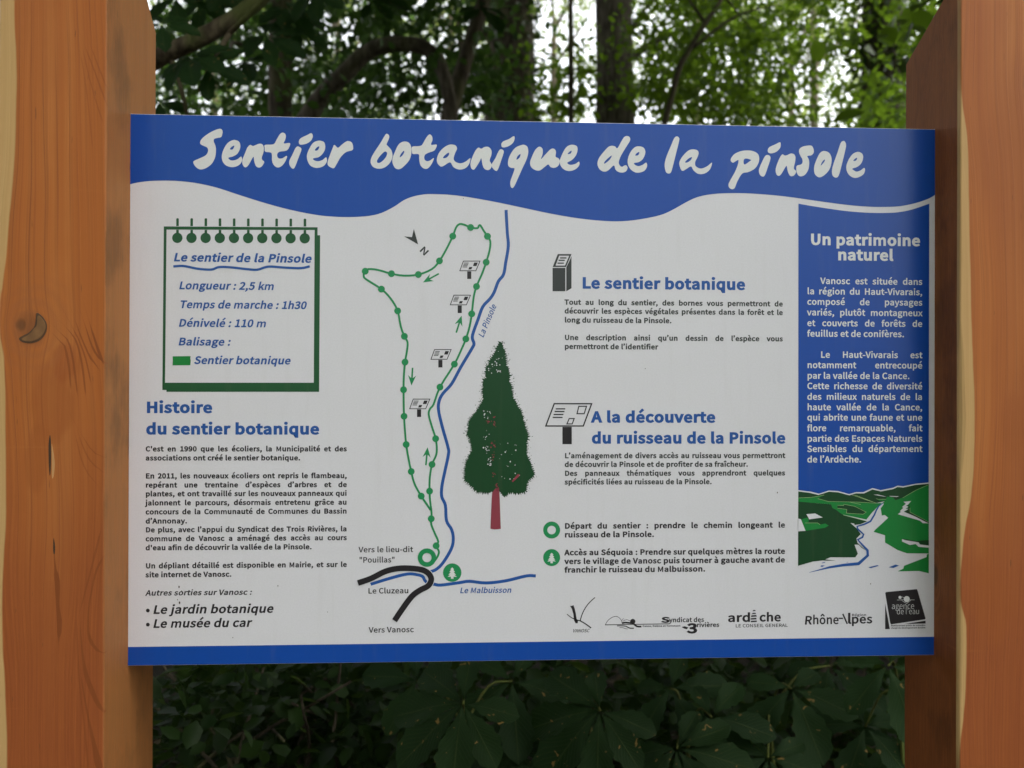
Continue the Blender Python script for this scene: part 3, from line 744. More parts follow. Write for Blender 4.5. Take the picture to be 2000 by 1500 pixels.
# letter outlines: letter | advance | outline loops, in thousandths of the type size
GLYPH_DATA = r"""
 |78|
"|166|39,169 58,169 64,234 65,270 32,270 32,234;107,169 127,169 133,234 134,270 100,270 101,234
'|97|39,169 58,169 64,234 65,270 32,270 32,234
,|97|26,-67 64,-38 77,7 70,34 50,44 33,38 26,22 33,5 50,-1 54,0 44,-28 19,-48
-|121|16,86 106,86 106,110 16,110
.|97|49,-5 65,2 72,20 65,37 49,44 32,37 26,20 32,2
0|194|97,-5 140,10 167,55 177,129 167,203 140,247 97,261 55,247 27,203 18,129 27,55 55,10;97,21 72,33 55,68 48,129 55,190 72,225 97,236 123,225 140,190 146,129 140,68 123,33
1|194|31,0 172,0 172,27 120,27 120,257 96,257 72,246 42,238 42,218 88,218 88,27 31,27
2|194|15,0 177,0 177,28 106,28 64,25 117,81 152,134 165,186 155,226 129,252 90,261 47,251 14,224 33,206 57,227 86,235 121,221 133,185 120,138 82,83 15,19
3|194|92,-5 134,4 163,29 175,69 159,112 120,134 120,136 153,158 166,197 156,232 130,254 91,261 52,253 20,231 37,210 61,228 90,235 122,224 133,195 118,160 62,146 62,121 109,115 135,97 142,70 128,35 90,22 53,31 27,51 10,31 42,6
5|194|92,-5 133,6 164,36 176,83 165,130 137,157 98,165 78,163 60,155 67,229 163,229 163,257 39,257 30,137 47,126 68,137 90,141 129,126 143,83 127,38 89,22 51,31 26,50 9,29 42,6
9|194|82,-5 128,10 162,56 175,139 164,207 133,248 89,261 52,251 26,222 15,178 24,133 49,106 86,97 118,106 145,129 135,66 112,32 81,22 57,27 38,42 20,22 46,3;145,155 118,129 91,121 57,137 46,178 58,220 89,236 117,227 136,200
:|97|49,137 65,143 72,161 65,179 49,186 32,179 26,161 32,143;49,-5 65,2 72,20 65,37 49,44 32,37 26,20 32,2
A|213|1,0 34,0 59,78 153,78 177,0 211,0 124,257 88,257;67,104 79,144 105,230 106,230 132,144 145,104
B|230|35,0 117,0 168,8 202,33 214,75 200,117 162,137 162,138 190,159 200,194 188,230 157,250 111,257 35,257;68,148 68,231 107,231 153,222 168,190 153,159 106,148;68,26 68,123 112,123 164,111 182,76 164,38 112,26
C|223|132,-5 176,5 211,32 193,53 166,32 133,24 91,37 63,73 54,129 64,185 92,220 134,233 164,226 187,209 204,230 175,252 134,261 76,245 35,200 20,128 35,57 75,11
D|241|35,0 101,0 166,15 206,60 220,129 206,199 166,242 99,257 35,257;68,27 68,230 97,230 147,219 177,184 187,129 177,74 147,39 97,27
E|206|35,0 187,0 187,28 68,28 68,121 165,121 165,149 68,149 68,229 183,229 183,257 35,257
G|241|136,-5 182,4 215,25 215,133 131,133 131,106 186,106 186,39 165,28 139,24 93,37 64,73 54,129 64,185 94,220 139,233 171,226 194,209 212,230 183,251 138,261 77,245 36,200 20,128 35,57 76,11
H|255|35,0 68,0 68,121 187,121 187,0 220,0 220,257 187,257 187,149 68,149 68,257 35,257
I|103|35,0 68,0 68,257 35,257
J|187|83,-5 124,6 147,35 154,75 154,257 121,257 121,78 111,37 80,24 55,31 35,53 12,36 41,6
K|226|35,0 68,0 68,81 112,134 189,0 225,0 132,159 213,257 176,257 68,128 68,257 35,257
L|190|35,0 180,0 180,28 68,28 68,257 35,257
M|284|35,0 64,0 64,142 60,218 62,218 82,159 131,26 153,26 201,159 222,218 223,218 219,142 219,0 249,0 249,257 210,257 161,119 143,66 142,66 123,119 74,257 35,257
N|253|35,0 66,0 66,135 62,215 63,215 91,162 185,0 218,0 218,257 187,257 187,123 192,42 190,42 162,95 68,257 35,257
O|260|130,-5 187,12 225,58 239,129 225,200 187,245 130,261 73,245 34,200 20,129 34,58 73,12;130,24 90,37 63,73 54,129 63,185 90,220 130,233 170,220 197,185 206,129 197,73 170,37
P|222|35,0 68,0 68,102 110,102 160,111 192,137 204,181 192,226 159,250 109,257 35,257;68,129 68,230 104,230 155,220 172,181 156,141 106,129
R|222|68,135 68,230 111,230 157,220 173,185 157,147 111,135;176,0 213,0 147,112 178,126 198,150 205,185 194,227 162,250 116,257 35,257 35,0 68,0 68,109 114,109
S|209|106,-5 153,5 183,31 194,68 178,112 141,137 104,153 75,168 62,196 75,223 110,233 142,226 168,209 185,230 152,252 110,261 68,252 39,228 29,193 46,150 81,127 118,111 148,94 161,65 146,35 107,24 68,33 36,56 17,33 42,13 72,0
T|210|89,0 121,0 121,229 199,229 199,257 11,257 11,229 89,229
U|252|126,-5 173,6 206,41 218,106 218,257 187,257 187,105 179,57 157,31 126,24 96,31 75,57 67,105 67,257 34,257 34,106 47,41 79,6
V|201|82,0 120,0 201,257 168,257 127,118 102,33 101,33 76,118 34,257 0,257
a|197|76,-5 109,3 139,23 140,23 143,0 169,0 169,117 162,158 141,185 103,195 61,187 29,170 41,148 67,162 98,168 129,154 137,120 71,107 33,84 21,49 36,10;85,21 61,28 51,51 59,73 87,89 137,99 137,46 111,28
b|216|116,-5 157,8 187,42 199,98 190,149 164,183 123,195 92,187 63,168 64,202 64,279 32,279 32,0 58,0 61,20 62,20 89,2;111,22 89,27 64,42 64,142 90,161 115,168 154,149 165,98 158,57 139,31
c|179|107,-5 140,2 169,19 155,41 134,28 110,22 79,31 59,57 51,95 59,133 80,159 111,168 131,164 149,152 165,173 142,188 110,195 64,183 31,149 18,95 30,41 62,7
d|217|97,-5 129,3 155,22 156,22 159,0 185,0 185,279 153,279 153,206 154,173 130,189 101,195 60,183 30,148 19,95 28,41 55,7;104,22 65,42 51,95 59,133 79,159 106,168 130,163 153,148 153,48 129,29
e|194|109,-5 144,1 172,15 160,36 138,25 113,21 81,29 59,52 50,88 178,88 179,106 170,153 145,184 103,195 62,183 31,148 18,95 31,41 63,7;49,110 68,154 104,169 139,154 151,110
f|114|12,164 37,164 37,0 69,0 69,164 110,164 110,190 69,190 69,220 76,248 96,258 118,252 125,277 110,282 93,283 51,266 37,221 37,190 12,188
g|197|96,-88 147,-78 181,-54 193,-22 176,13 126,23 89,23 63,29 56,44 59,57 68,67 82,62 96,60 131,68 156,91 166,126 161,149 150,166 189,166 189,190 123,190 96,195 61,187 35,163 25,127 33,97 50,76 50,75 35,60 29,39 34,20 46,8 46,6 25,-13 18,-37 28,-64 55,-82;96,82 68,94 56,127 68,160 96,172 125,160 137,127 125,94;101,-65 60,-56 46,-32 50,-16 65,0 90,-3 123,-3 151,-8 161,-27 145,-54
h|213|32,0 64,0 64,138 90,160 116,167 144,155 152,116 152,0 184,0 184,120 178,161 159,186 126,195 91,186 63,163 64,202 64,279 32,279
i|96|32,0 64,0 64,190 32,190;48,229 64,235 70,251 64,266 48,271 33,266 27,251 33,235
j|96|12,-85 53,-68 64,-22 64,190 33,190 33,-22 28,-49 9,-59 -9,-56 -15,-80;48,229 64,235 70,251 64,266 48,271 33,266 27,251 33,235
k|193|32,0 64,0 64,50 99,92 155,0 190,0 118,113 181,190 146,190 65,90 64,90 64,279 32,279
l|99|66,-5 84,-2 80,23 73,22 67,25 64,36 64,279 32,279 32,38 40,7
m|324|32,0 64,0 64,138 89,160 112,167 139,155 147,116 147,0 179,0 179,138 204,160 227,167 254,155 263,116 263,0 294,0 294,120 288,161 269,186 237,195 204,185 174,159 156,185 121,195 90,186 62,162 58,190 32,190
n|214|32,0 64,0 64,138 90,160 116,167 144,155 152,116 152,0 184,0 184,120 178,161 159,186 126,195 91,186 62,162 58,190 32,190
o|212|106,-5 150,7 182,41 194,95 182,149 150,183 106,195 63,183 31,149 18,95 31,41 63,7;106,22 77,31 58,57 51,95 58,133 77,159 106,168 135,159 154,133 161,95 154,57 135,31
p|217|32,-80 64,-80 64,-16 63,18 90,1 116,-5 157,8 187,42 199,98 190,149 164,183 123,195 91,187 62,168 58,190 32,190;111,22 89,27 64,42 64,142 91,161 115,168 154,149 165,98 158,57 139,31
q|217|153,-80 185,-80 185,190 159,190 156,172 155,172 130,189 101,195 60,183 30,148 19,95 28,41 55,7 97,-5 128,3 154,22 153,-13;104,22 65,42 51,95 59,133 79,159 106,168 130,163 153,148 153,48 129,29
r|136|32,0 64,0 64,122 87,156 112,166 131,163 137,191 116,195 86,184 62,155 58,190 32,190
s|164|82,-5 133,12 151,52 132,90 93,110 65,122 52,143 61,162 88,170 111,165 131,153 146,173 120,189 87,195 39,179 22,141 39,105 77,86 107,72 120,50 111,29 83,20 53,27 27,43 11,22 43,3
t|132|92,-5 127,2 121,27 99,21 76,31 70,58 70,164 121,164 121,190 70,190 70,244 43,244 40,190 9,188 9,164 38,164 38,59 50,13
u|213|88,-5 122,5 151,30 152,30 154,0 181,0 181,190 149,190 149,55 124,31 97,23 70,35 62,74 62,190 29,190 29,70 36,29 55,4
v|182|73,0 111,0 178,190 146,190 110,82 93,26 91,26 74,82 38,190 5,190
w|281|62,0 99,0 126,102 139,157 141,157 154,103 181,0 220,0 272,190 241,190 213,80 202,27 200,27 187,80 157,190 126,190 96,80 83,27 82,27 70,80 42,190 9,190
x|174|5,0 39,0 64,44 84,78 85,78 106,44 134,0 169,0 106,96 164,190 131,190 107,148 91,117 89,117 70,148 45,190 10,190 68,99
y|182|35,-82 68,-73 91,-50 106,-16 178,190 147,190 112,85 97,31 95,31 76,85 38,190 5,190 81,0 77,-15 60,-44 34,-56 19,-53 13,-78
z|166|12,0 156,0 156,26 53,26 153,173 153,190 23,190 23,164 112,164 12,17
à|197|76,-5 109,3 139,23 140,23 143,0 169,0 169,117 162,158 141,185 103,195 61,187 29,170 41,148 67,162 98,168 129,154 137,120 71,107 33,84 21,49 36,10;85,21 61,28 51,51 59,73 87,89 137,99 137,46 111,28;110,224 127,240 71,305 49,284
â|197|76,-5 109,3 139,23 140,23 143,0 169,0 169,117 162,158 141,185 103,195 61,187 29,170 41,148 67,162 98,168 129,154 137,120 71,107 33,84 21,49 36,10;85,21 61,28 51,51 59,73 87,89 137,99 137,46 111,28;44,235 58,222 104,266 105,266 152,222 165,235 120,290 89,290
è|194|109,-5 144,1 172,15 160,36 138,25 113,21 81,29 59,52 50,88 178,88 179,106 170,153 145,184 103,195 62,183 31,148 18,95 31,41 63,7;49,110 68,154 104,169 139,154 151,110;109,224 125,240 70,305 47,284
é|194|109,-5 144,1 172,15 160,36 138,25 113,21 81,29 59,52 50,88 178,88 179,106 170,153 145,184 103,195 62,183 31,148 18,95 31,41 63,7;49,110 68,154 104,169 139,154 151,110;98,224 159,284 137,305 81,240
ê|194|109,-5 144,1 172,15 160,36 138,25 113,21 81,29 59,52 50,88 178,88 179,106 170,153 145,184 103,195 62,183 31,148 18,95 31,41 63,7;49,110 68,154 104,169 139,154 151,110;43,235 56,222 102,266 104,266 150,222 164,235 119,290 87,290
î|96|32,0 64,0 64,190 32,190;-12,235 1,222 48,266 49,266 95,222 109,235 64,290 32,290
ô|212|106,-5 150,7 182,41 194,95 182,149 150,183 106,195 63,183 31,149 18,95 31,41 63,7;106,22 77,31 58,57 51,95 58,133 77,159 106,168 135,159 154,133 161,95 154,57 135,31;46,235 59,222 105,266 107,266 153,222 167,235 122,290 90,290
û|213|88,-5 122,5 151,30 152,30 154,0 181,0 181,190 149,190 149,55 124,31 97,23 70,35 62,74 62,190 29,190 29,70 36,29 55,4;46,235 59,222 105,266 107,266 153,222 167,235 122,290 90,290
’|88|17,210 24,196 54,221 68,262 60,286 40,295 22,288 16,272 22,256 39,250 48,253 39,229
"""
XS_BODY, XS_SIDE = 1.10, 1.07
TITLE = [
 ((370, 230), 5.882, [
  ([(355,127),(300,140),(230,175),(160,225),(128,265),(125,300),(160,322),(200,340),(215,370),(205,410),(175,440),(110,470),(55,495),(45,515),(65,555),(105,588),(150,593),(205,570),(260,525),(295,455),(305,385),(300,325),(280,275),(285,245),(320,233),(365,222),(380,180),(378,145)],),
  ([(500,257),(440,290),(395,360),(373,430),(378,490),(410,540),(465,565),(520,565),(575,540),(605,495),(603,460),(590,447),(555,475),(510,490),(470,487),(448,460),(500,445),(550,415),(580,360),(585,315),(570,275),(535,258)],[(515,320),(485,335),(465,362),(495,365),(512,340)]),
  ([(697,312),(665,345),(640,405),(612,475),(610,530),(630,565),(655,567),(685,535),(720,470),(738,450),(745,500),(765,555),(800,573),(835,555),(860,508),(838,485),(832,455),(850,400),(855,345),(840,308),(805,298),(765,312),(730,325)],),
  ([(1065,172),(1035,195),(1000,255),(965,305),(870,312),(865,350),(872,390),(935,400),(948,430),(950,500),(975,550),(1015,572),(1060,555),(1100,505),(1122,450),(1110,440),(1070,465),(1030,468),(1010,445),(1012,410),(1040,390),(1100,382),(1135,360),(1157,293),(1085,295),(1100,255),(1108,210),(1095,180)],),
  ([(1240,330),(1215,355),(1180,430),(1150,490),(1148,535),(1170,575),(1195,585),(1215,560),(1250,470),(1285,375),(1283,350),(1262,335)],),
  ([(1400,178),(1350,200),(1280,235),(1258,270),(1262,300),(1285,310),(1345,298),(1395,265),(1418,215)],),
  ([(1475,265),(1420,290),(1375,360),(1350,430),(1358,495),(1390,550),(1445,575),(1500,572),(1550,548),(1580,500),(1570,455),(1530,485),(1480,500),(1435,490),(1422,468),(1480,455),(1525,420),(1555,370),(1560,320),(1545,280),(1510,265)],[(1490,328),(1460,345),(1440,375),(1470,375),(1488,350)]),
  ([(1665,312),(1645,350),(1610,440),(1588,510),(1595,550),(1640,578),(1665,575),(1690,535),(1740,450),(1800,395),(1872,372),(1880,330),(1865,285),(1825,267),(1790,280),(1745,315),(1705,345)],)]),
 ((710, 230), 4.545, [
  ([(205,142),(185,165),(150,225),(100,300),(68,360),(65,405),(90,440),(140,453),(190,440),(235,400),(257,345),(248,290),(215,250),(205,235),(222,195),(228,160)],[(190,300),(155,330),(122,375),(125,400),(155,395),(195,355),(210,315)]),
  ([(350,213),(310,240),(280,300),(258,360),(260,410),(285,450),(325,455),(370,420),(410,370),(425,310),(420,250),(395,217)],[(355,295),(330,325),(322,352),(345,335),(362,305)]),
  ([(585,148),(555,180),(520,240),(490,252),(432,258),(430,300),(440,322),(490,325),(495,370),(505,420),(535,450),(570,450),(605,410),(625,358),(590,380),(560,385),(540,365),(545,330),(580,310),(630,290),(650,240),(600,240),(612,200),(608,165)],),
  ([(770,238),(720,260),(675,305),(653,355),(655,400),(685,433),(715,425),(755,400),(775,400),(800,440),(850,460),(900,450),(935,415),(948,360),(905,390),(860,405),(815,390),(800,360),(815,310),(830,275),(815,245)],[(755,310),(720,335),(705,358),(735,355),(758,330)]),
  ([(1020,265),(995,290),(970,340),(950,400),(955,445),(975,462),(995,445),(1030,390),(1045,360),(1055,410),(1070,450),(1100,465),(1125,455),(1140,420),(1120,380),(1135,330),(1135,290),(1110,260),(1075,260),(1045,275)],),
  ([(1215,280),(1195,305),(1170,360),(1140,410),(1145,445),(1175,472),(1195,455),(1225,370),(1245,305),(1235,285)],),
  ([(1335,163),(1290,190),(1240,210),(1223,235),(1232,262),(1275,258),(1320,230),(1340,195)],),
  ([(1405,242),(1350,265),(1310,315),(1285,375),(1285,425),(1310,445),(1340,450),(1330,490),(1305,560),(1305,605),(1320,625),(1340,605),(1370,540),(1410,450),(1445,375),(1462,310),(1455,260),(1430,242)],[(1390,322),(1365,345),(1358,372),(1380,360),(1393,335)]),
  ([(1560,257),(1525,285),(1495,345),(1478,400),(1490,440),(1525,465),(1565,468),(1610,435),(1640,415),(1660,438),(1695,445),(1730,425),(1742,385),(1730,360),(1705,345),(1708,300),(1690,275),(1660,280),(1620,320),(1575,368),(1590,320),(1588,275)],),
  ([(1845,240),(1800,262),(1765,320),(1742,385),(1755,435),(1790,465),(1835,473),(1885,455),(1915,420),(1912,390),(1880,410),(1835,418),(1808,400),(1850,375),(1885,335),(1900,285),(1890,250)],[(1845,292),(1825,305),(1812,322),(1835,320),(1846,305)])]),
 ((1150, 240), 7.692, [
  ([(570,198),(530,215),(490,275),(430,380),(390,352),(340,345),(290,365),(220,440),(155,525),(130,600),(140,660),(175,710),(230,733),(290,715),(375,640),(400,700),(440,735),(500,748),(555,730),(582,680),(565,640),(535,640),(500,660),(465,640),(450,590),(480,500),(550,380),(610,285),(622,240),(605,208)],[(345,490),(290,530),(240,580),(228,612),(260,600),(320,545)]),
  ([(740,352),(680,375),(620,450),(585,550),(590,630),(630,700),(700,745),(770,745),(840,715),(875,650),(862,597),(810,630),(750,650),(700,635),(678,605),(750,590),(810,545),(845,470),(845,410),(810,365)],[(757,438),(720,455),(697,490),(735,488),(755,465)]),
  ([(1320,203),(1280,235),(1240,330),(1180,470),(1145,580),(1140,660),(1160,740),(1200,762),(1235,740),(1265,640),(1305,480),(1355,280),(1355,225)],),
  ([(1560,398),(1490,420),(1410,500),(1362,585),(1365,650),(1390,710),(1420,720),(1470,690),(1535,655),(1570,710),(1630,760),(1700,770),(1770,745),(1825,690),(1850,598),(1780,650),(1700,685),(1640,675),(1600,640),(1600,580),(1630,520),(1650,450),(1625,410)],[(1550,515),(1500,535),(1445,590),(1480,595),(1530,560)])]),
 ((1400, 250), 6.452, [
  ([(380,283),(300,293),(220,330),(178,385),(178,420),(205,437),(245,415),(272,405),(265,460),(230,550),(180,640),(148,705),(155,750),(190,772),(225,755),(260,670),(320,575),(400,555),(480,510),(525,440),(533,370),(510,320),(450,290)],[(370,385),(340,400),(338,445),(355,460),(400,430),(430,403)]),
  ([(625,342),(595,375),(550,470),(530,530),(540,585),(575,613),(605,595),(640,500),(675,390),(665,350)],),
  ([(795,180),(740,205),(665,240),(642,275),(650,310),(690,320),(750,300),(795,255),(805,210)],),
  ([(825,332),(790,380),(750,480),(740,540),(755,590),(785,603),(815,575),(860,500),(880,480),(895,550),(920,600),(950,608),(980,590),(1000,545),(970,510),(985,430),(990,365),(970,330),(930,322),(880,345),(850,345)],),
  ([(1170,220),(1090,232),(1045,260),(1035,300),(1050,345),(1075,390),(1080,430),(1060,460),(1005,480),(1005,550),(1025,595),(1060,610),(1110,590),(1150,530),(1163,460),(1160,400),(1140,355),(1190,345),(1220,310),(1218,265),(1200,230)],),
  ([(1350,290),(1300,315),(1260,390),(1228,480),(1228,560),(1255,605),(1300,622),(1360,590),(1420,520),(1445,430),(1440,360),(1410,310)],[(1355,398),(1325,430),(1308,475),(1335,450),(1360,415)]),
  ([(1595,163),(1560,190),(1520,310),(1470,450),(1450,540),(1460,600),(1500,627),(1535,600),(1570,480),(1620,270),(1628,210),(1615,175)],),
  ([(1765,303),(1710,330),(1660,400),(1632,480),(1640,550),(1680,605),(1740,630),(1800,615),(1850,580),(1867,530),(1855,503),(1810,535),(1760,550),(1720,530),(1708,512),(1770,490),(1820,445),(1843,380),(1835,330),(1800,305)],[(1765,375),(1735,392),(1720,415),(1750,412),(1765,392)])]),
]

# ------------------------------------------------------------------ the two timber posts
def post(name, x_in, side, y0, y1, width, zback, slope, mat, label, wane, seed):
    """A sawn timber with a sloping top; x_in is its inner face, side +1 when it lies to the right of it."""
    root_loc = (x_in + side * width / 2, (y0 + y1) / 2, 0)
    xa, xb = sorted((x_in, x_in + side * width))
    depth = y1 - y0
    rows = [-0.3 + 0.045 * k for k in range(50)]
    vs, fs = [], []
    nseg = 3
    def bev(z, corner):
        r = 0.0022 + 0.0012 * noise.noise(Vector((z * 9, corner * 7.1, seed)))
        for c, z0, z1, s in wane:
            if c == corner and z0 < z < z1:
                r += s * math.sin(math.pi * (z - z0) / (z1 - z0)) * (0.75 + 0.5 * noise.noise(Vector((z * 22, 2.2, seed))))
        return max(r, 0.0012)
    def top_z(y): return zback + (y1 - y) * slope
    corners = [(xa, y0, 1, 1), (xb, y0, -1, 1), (xb, y1, -1, -1), (xa, y1, 1, -1)]
    for k, z in enumerate(rows):
        for ci, (cx_, cy_, sx, sy) in enumerate(corners):
            r = bev(z, ci)
            wob = 0.0010 * noise.noise(Vector((ci * 3.3, z * 2.2, seed)))
            order = range(nseg, -1, -1) if ci % 2 == 0 else range(nseg + 1)
            for j in order:
                a = math.pi / 2 * j / nseg
                x = cx_ + sx * (r - r * math.sin(a)) + wob
                y = cy_ + sy * (r - r * math.cos(a))
                zz = z if k < len(rows) - 1 else 0
                t = (z + 0.3) / (rows[-1] + 0.3)
                vs.append((x, y, -0.3 + t * (top_z(y) + 0.3)))
    m = 4 * (nseg + 1)
    for k in range(len(rows) - 1):
        for i in range(m):
            a, b = k * m + i, k * m + (i + 1) % m
            fs.append((a, b, b + m, a + m))
    fs.append(tuple(range((len(rows) - 1) * m, len(rows) * m)))
    o = link_mesh(name, vs, fs, mat, None)
    bm = bmesh.new(); bm.from_mesh(o.data); bmesh.ops.recalc_face_normals(bm, faces=bm.faces); bm.to_mesh(o.data); bm.free()
    return tag(o, label, "post", "timber posts holding the board")

def face_pts(l, y=-0.078):
    out = []
    for px, py, w in l:
        p = at(px, py, y)
        out.append((p.x, p.z, w * 0.00070))
    return out
SAP_L = [(2.2, .020), (1.875, .020), (1.765, .0233), (1.668, .021), (1.564, .013), (1.53, .011), (1.488, .0065), (1.447, .003), (1.39, .009), (1.2885, .0114), (1.185, .0119), (1.13, .010), (1.0475, .008), (.944, .0124), (.841, .0155), (0, .014)]
SAP_R = [(2.2, 0), (1.916, 0), (1.8276, 0), (1.7685, .003), (1.6946, .0108), (1.5837, .0133), (1.399, .0189), (1.288, .0214), (1.2143, .0178), (1.155, .008), (1.1036, .0028), (1.0668, .0014), (1.0151, .009), (.956, .0099), (.8824, .0063), (.8088, 0), (0, 0)]
LINES_L = [(face_pts(l), st) for l, st in [
    ([(105, 1072, 0.5), (108, 1110, 2), (112, 1140, 5), (113, 1185, 3.5), (116, 1215, 5), (115, 1246, 2)], 0.85),
    ([(193, 1052, 2.2), (176, 1120, 1.6), (160, 1180, 1.2)], 0.6), ([(195, 1100, 2.5), (180, 1150, 1.5), (172, 1225, 2), (178, 1252, 3.5), (193, 1272, 4)], 0.7),
    ([(157, 1228, 1), (163, 1290, 2.2), (180, 1350, 5), (198, 1385, 4)], 0.75), ([(160, 1330, 1), (172, 1400, 2), (186, 1465, 5), (194, 1500, 7)], 0.8), ([(150, 1225, 1), (153, 1300, 1.5), (165, 1420, 1.5), (172, 1500, 1.5)], 0.5),
    ([(124, 655, 1.2), (140, 690, 2), (150, 760, 1.5)], 0.72), ([(138, 650, 1.2), (158, 700, 2), (166, 760, 1.5)], 0.75), ([(116, 664, 1.2), (132, 700, 2.2), (138, 752, 1.5)], 0.65), ([(145, 646, 1), (165, 694, 1.6), (175, 735, 1.5)], 0.7), ([(152, 640, 1), (172, 690, 2), (182, 706, 2.5)], 0.75), ([(168, 642, 1), (184, 685, 2.2), (197, 702, 3)], 0.8), ([(178, 640, 1), (188, 672, 2.5), (198, 700, 3)], 0.85),
    ([(157, 858, 1), (170, 890, 1.6), (192, 915, 2)], 0.45), ([(165, 858, 1), (180, 880, 1.6), (195, 890, 2)], 0.45), ([(150, 862, 1), (162, 905, 1.5), (180, 935, 1.2)], 0.4),
    ([(171, 103, 1), (185, 140, 1.5), (203, 190, 1.6)], 0.5), ([(181, 100, 1), (194, 135, 1.5), (204, 160, 1.5)], 0.45), ([(165, 110, 1), (178, 165, 1.2), (198, 230, 1.4)], 0.4), ([(160, 120, 1), (170, 185, 1), (180, 280, 1)], 0.35)]]
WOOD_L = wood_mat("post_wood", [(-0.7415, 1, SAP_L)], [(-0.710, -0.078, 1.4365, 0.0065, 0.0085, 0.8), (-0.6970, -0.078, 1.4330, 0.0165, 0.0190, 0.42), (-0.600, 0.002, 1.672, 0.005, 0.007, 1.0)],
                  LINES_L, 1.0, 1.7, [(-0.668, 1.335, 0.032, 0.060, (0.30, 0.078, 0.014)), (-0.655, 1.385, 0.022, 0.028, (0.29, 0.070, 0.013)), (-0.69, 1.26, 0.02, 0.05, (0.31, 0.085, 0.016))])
WOOD_R = wood_mat("post_wood_shaded", [(0.5995, 1, SAP_R)], [(0.5995, -0.004, 1.072, 0.006, 0.018, 1.0), (0.70, -0.065, 1.80, 0.006, 0.012, 0.8)], [], 0.97, 8.3, [(0.65, 1.05, 0.035, 0.07, (0.30, 0.078, 0.014)), (0.68, 1.30, 0.02, 0.06, (0.31, 0.085, 0.016))], -0.065, 0.5995, ((0.17, 0.056, 0.013), (0.115, 0.036, 0.008)))  # darker side tones paint the shade of the right inner face
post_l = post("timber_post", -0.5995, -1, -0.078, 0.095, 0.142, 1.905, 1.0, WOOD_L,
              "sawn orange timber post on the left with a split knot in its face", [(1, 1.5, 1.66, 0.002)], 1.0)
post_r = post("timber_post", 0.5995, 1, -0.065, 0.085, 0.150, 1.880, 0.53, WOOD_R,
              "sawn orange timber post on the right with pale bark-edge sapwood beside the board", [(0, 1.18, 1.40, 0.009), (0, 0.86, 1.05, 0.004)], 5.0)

# split knot and bark slit of the left post
def plain_wood(name, a, b_):
    m, nt, b = new_mat(name)
    tc = N(nt, "ShaderNodeTexCoord")
    f = noise_tex(nt, mapped(nt, tc.outputs["Object"], (90, 90, 60)), 1.0, 3.0)
    nt.links.new(mix_col(nt, f, a, b_), b.inputs["Base Color"])
    b.inputs["Roughness"].default_value = 0.6
    return m
KNOT = plain_wood("knot_wood", (0.10, 0.042, 0.012), (0.26, 0.120, 0.036))
KNOT_D = plain_wood("knot_bark", (0.022, 0.011, 0.005), (0.060, 0.028, 0.010))
def face_piece(name, pts, y, mat, parent, dome=0.0008, n=3):
    """A low domed patch of a given outline (read off the face of the post)."""
    P_ = [at(px, py, y) for px, py in pts]
    ring = smooth_loop([(p.x, p.z) for p in P_], n)
    cx_ = sum(p[0] for p in ring) / len(ring); cz = sum(p[1] for p in ring) / len(ring)
    t = tessellate_polygon([[Vector((x, z, 0)) for x, z in ring]])
    m = len(ring)
    vs = [(x, y + 0.0015, z) for x, z in ring] + [(cx_ + (x - cx_) * 0.97, y - dome, cz + (z - cz) * 0.97) for x, z in ring]
    fs = [tuple(i + m for i in q) for q in t] + [(i, (i + 1) % m, m + (i + 1) % m, m + i) for i in range(m)]
    o = link_mesh(name, vs, fs, mat, None)
    bm = bmesh.new(); bm.from_mesh(o.data); bmesh.ops.recalc_face_normals(bm, faces=bm.faces); bm.to_mesh(o.data); bm.free()
    o.parent = parent
    return o

def smooth_loop(q, n=4):
    m = len(q); out = []
    for i in range(m):
        a, b, c, d = (Vector(q[(i + j) % m]) for j in (-1, 0, 1, 2))
        for k in range(n):
            t = k / n
            out.append(tuple(0.5 * (2 * b + (c - a) * t + (2 * a - 5 * b + 4 * c - d) * t * t + (3 * b - a - 3 * c + d) * t ** 3)))
    return out

KNOT_R = plain_wood("knot_rim", (0.050, 0.022, 0.008), (0.11, 0.048, 0.015))
k1 = face_piece("knot", [(72, 610), (84, 618), (92, 632), (91, 648), (80, 664), (62, 671), (44, 669), (36, 662), (46, 655), (56, 650), (62, 644), (68, 636), (70, 624)], -0.0781, KNOT_R, post_l, 0.0004)
face_piece("knot_core", [(74, 616), (82, 621), (89, 633), (88, 646), (78, 660), (62, 667), (47, 666), (42, 662), (52, 656), (60, 650), (66, 642), (72, 635)], -0.0786, KNOT, k1, 0.0004)
face_piece("bark_slit", [(98, 848), (100, 870), (100, 905), (98, 930), (96, 918), (95, 890), (95, 866)], -0.0779, KNOT_D, post_l, 0.0003)
LIP = plain_wood("slit_lip_wood", (0.44, 0.215, 0.075), (0.58, 0.31, 0.12))
face_piece("slit_lip", [(101, 866), (104, 880), (107, 905), (105, 930), (101.5, 934), (101.5, 905)], -0.0779, LIP, post_l, 0.0002)
face_piece("bark_slit", [(105, 1050), (108, 1068), (107, 1082), (104.5, 1080), (104, 1066)], -0.0779, KNOT_D, post_l, 0.0003)

# ------------------------------------------------------------------ the printed board
# The sheet is 1.2 m x 0.8 m. Its artwork was measured on the photo and rectified onto the flat sheet by this matrix.
RECT = (0.761348, 0.002444, -0.044142, 0.002291, -0.75904, 0.009892, -0.03095, 0.001438)
def sheet(px, py):
    x, y = (px - 1000) / 1000.0, (py - 750) / 1000.0
    a, b, c, d, e, f, g, h = RECT
    w = g * x + h * y + 1
    return ((a * x + b * y + c) / w, (d * x + e * y + f) / w)

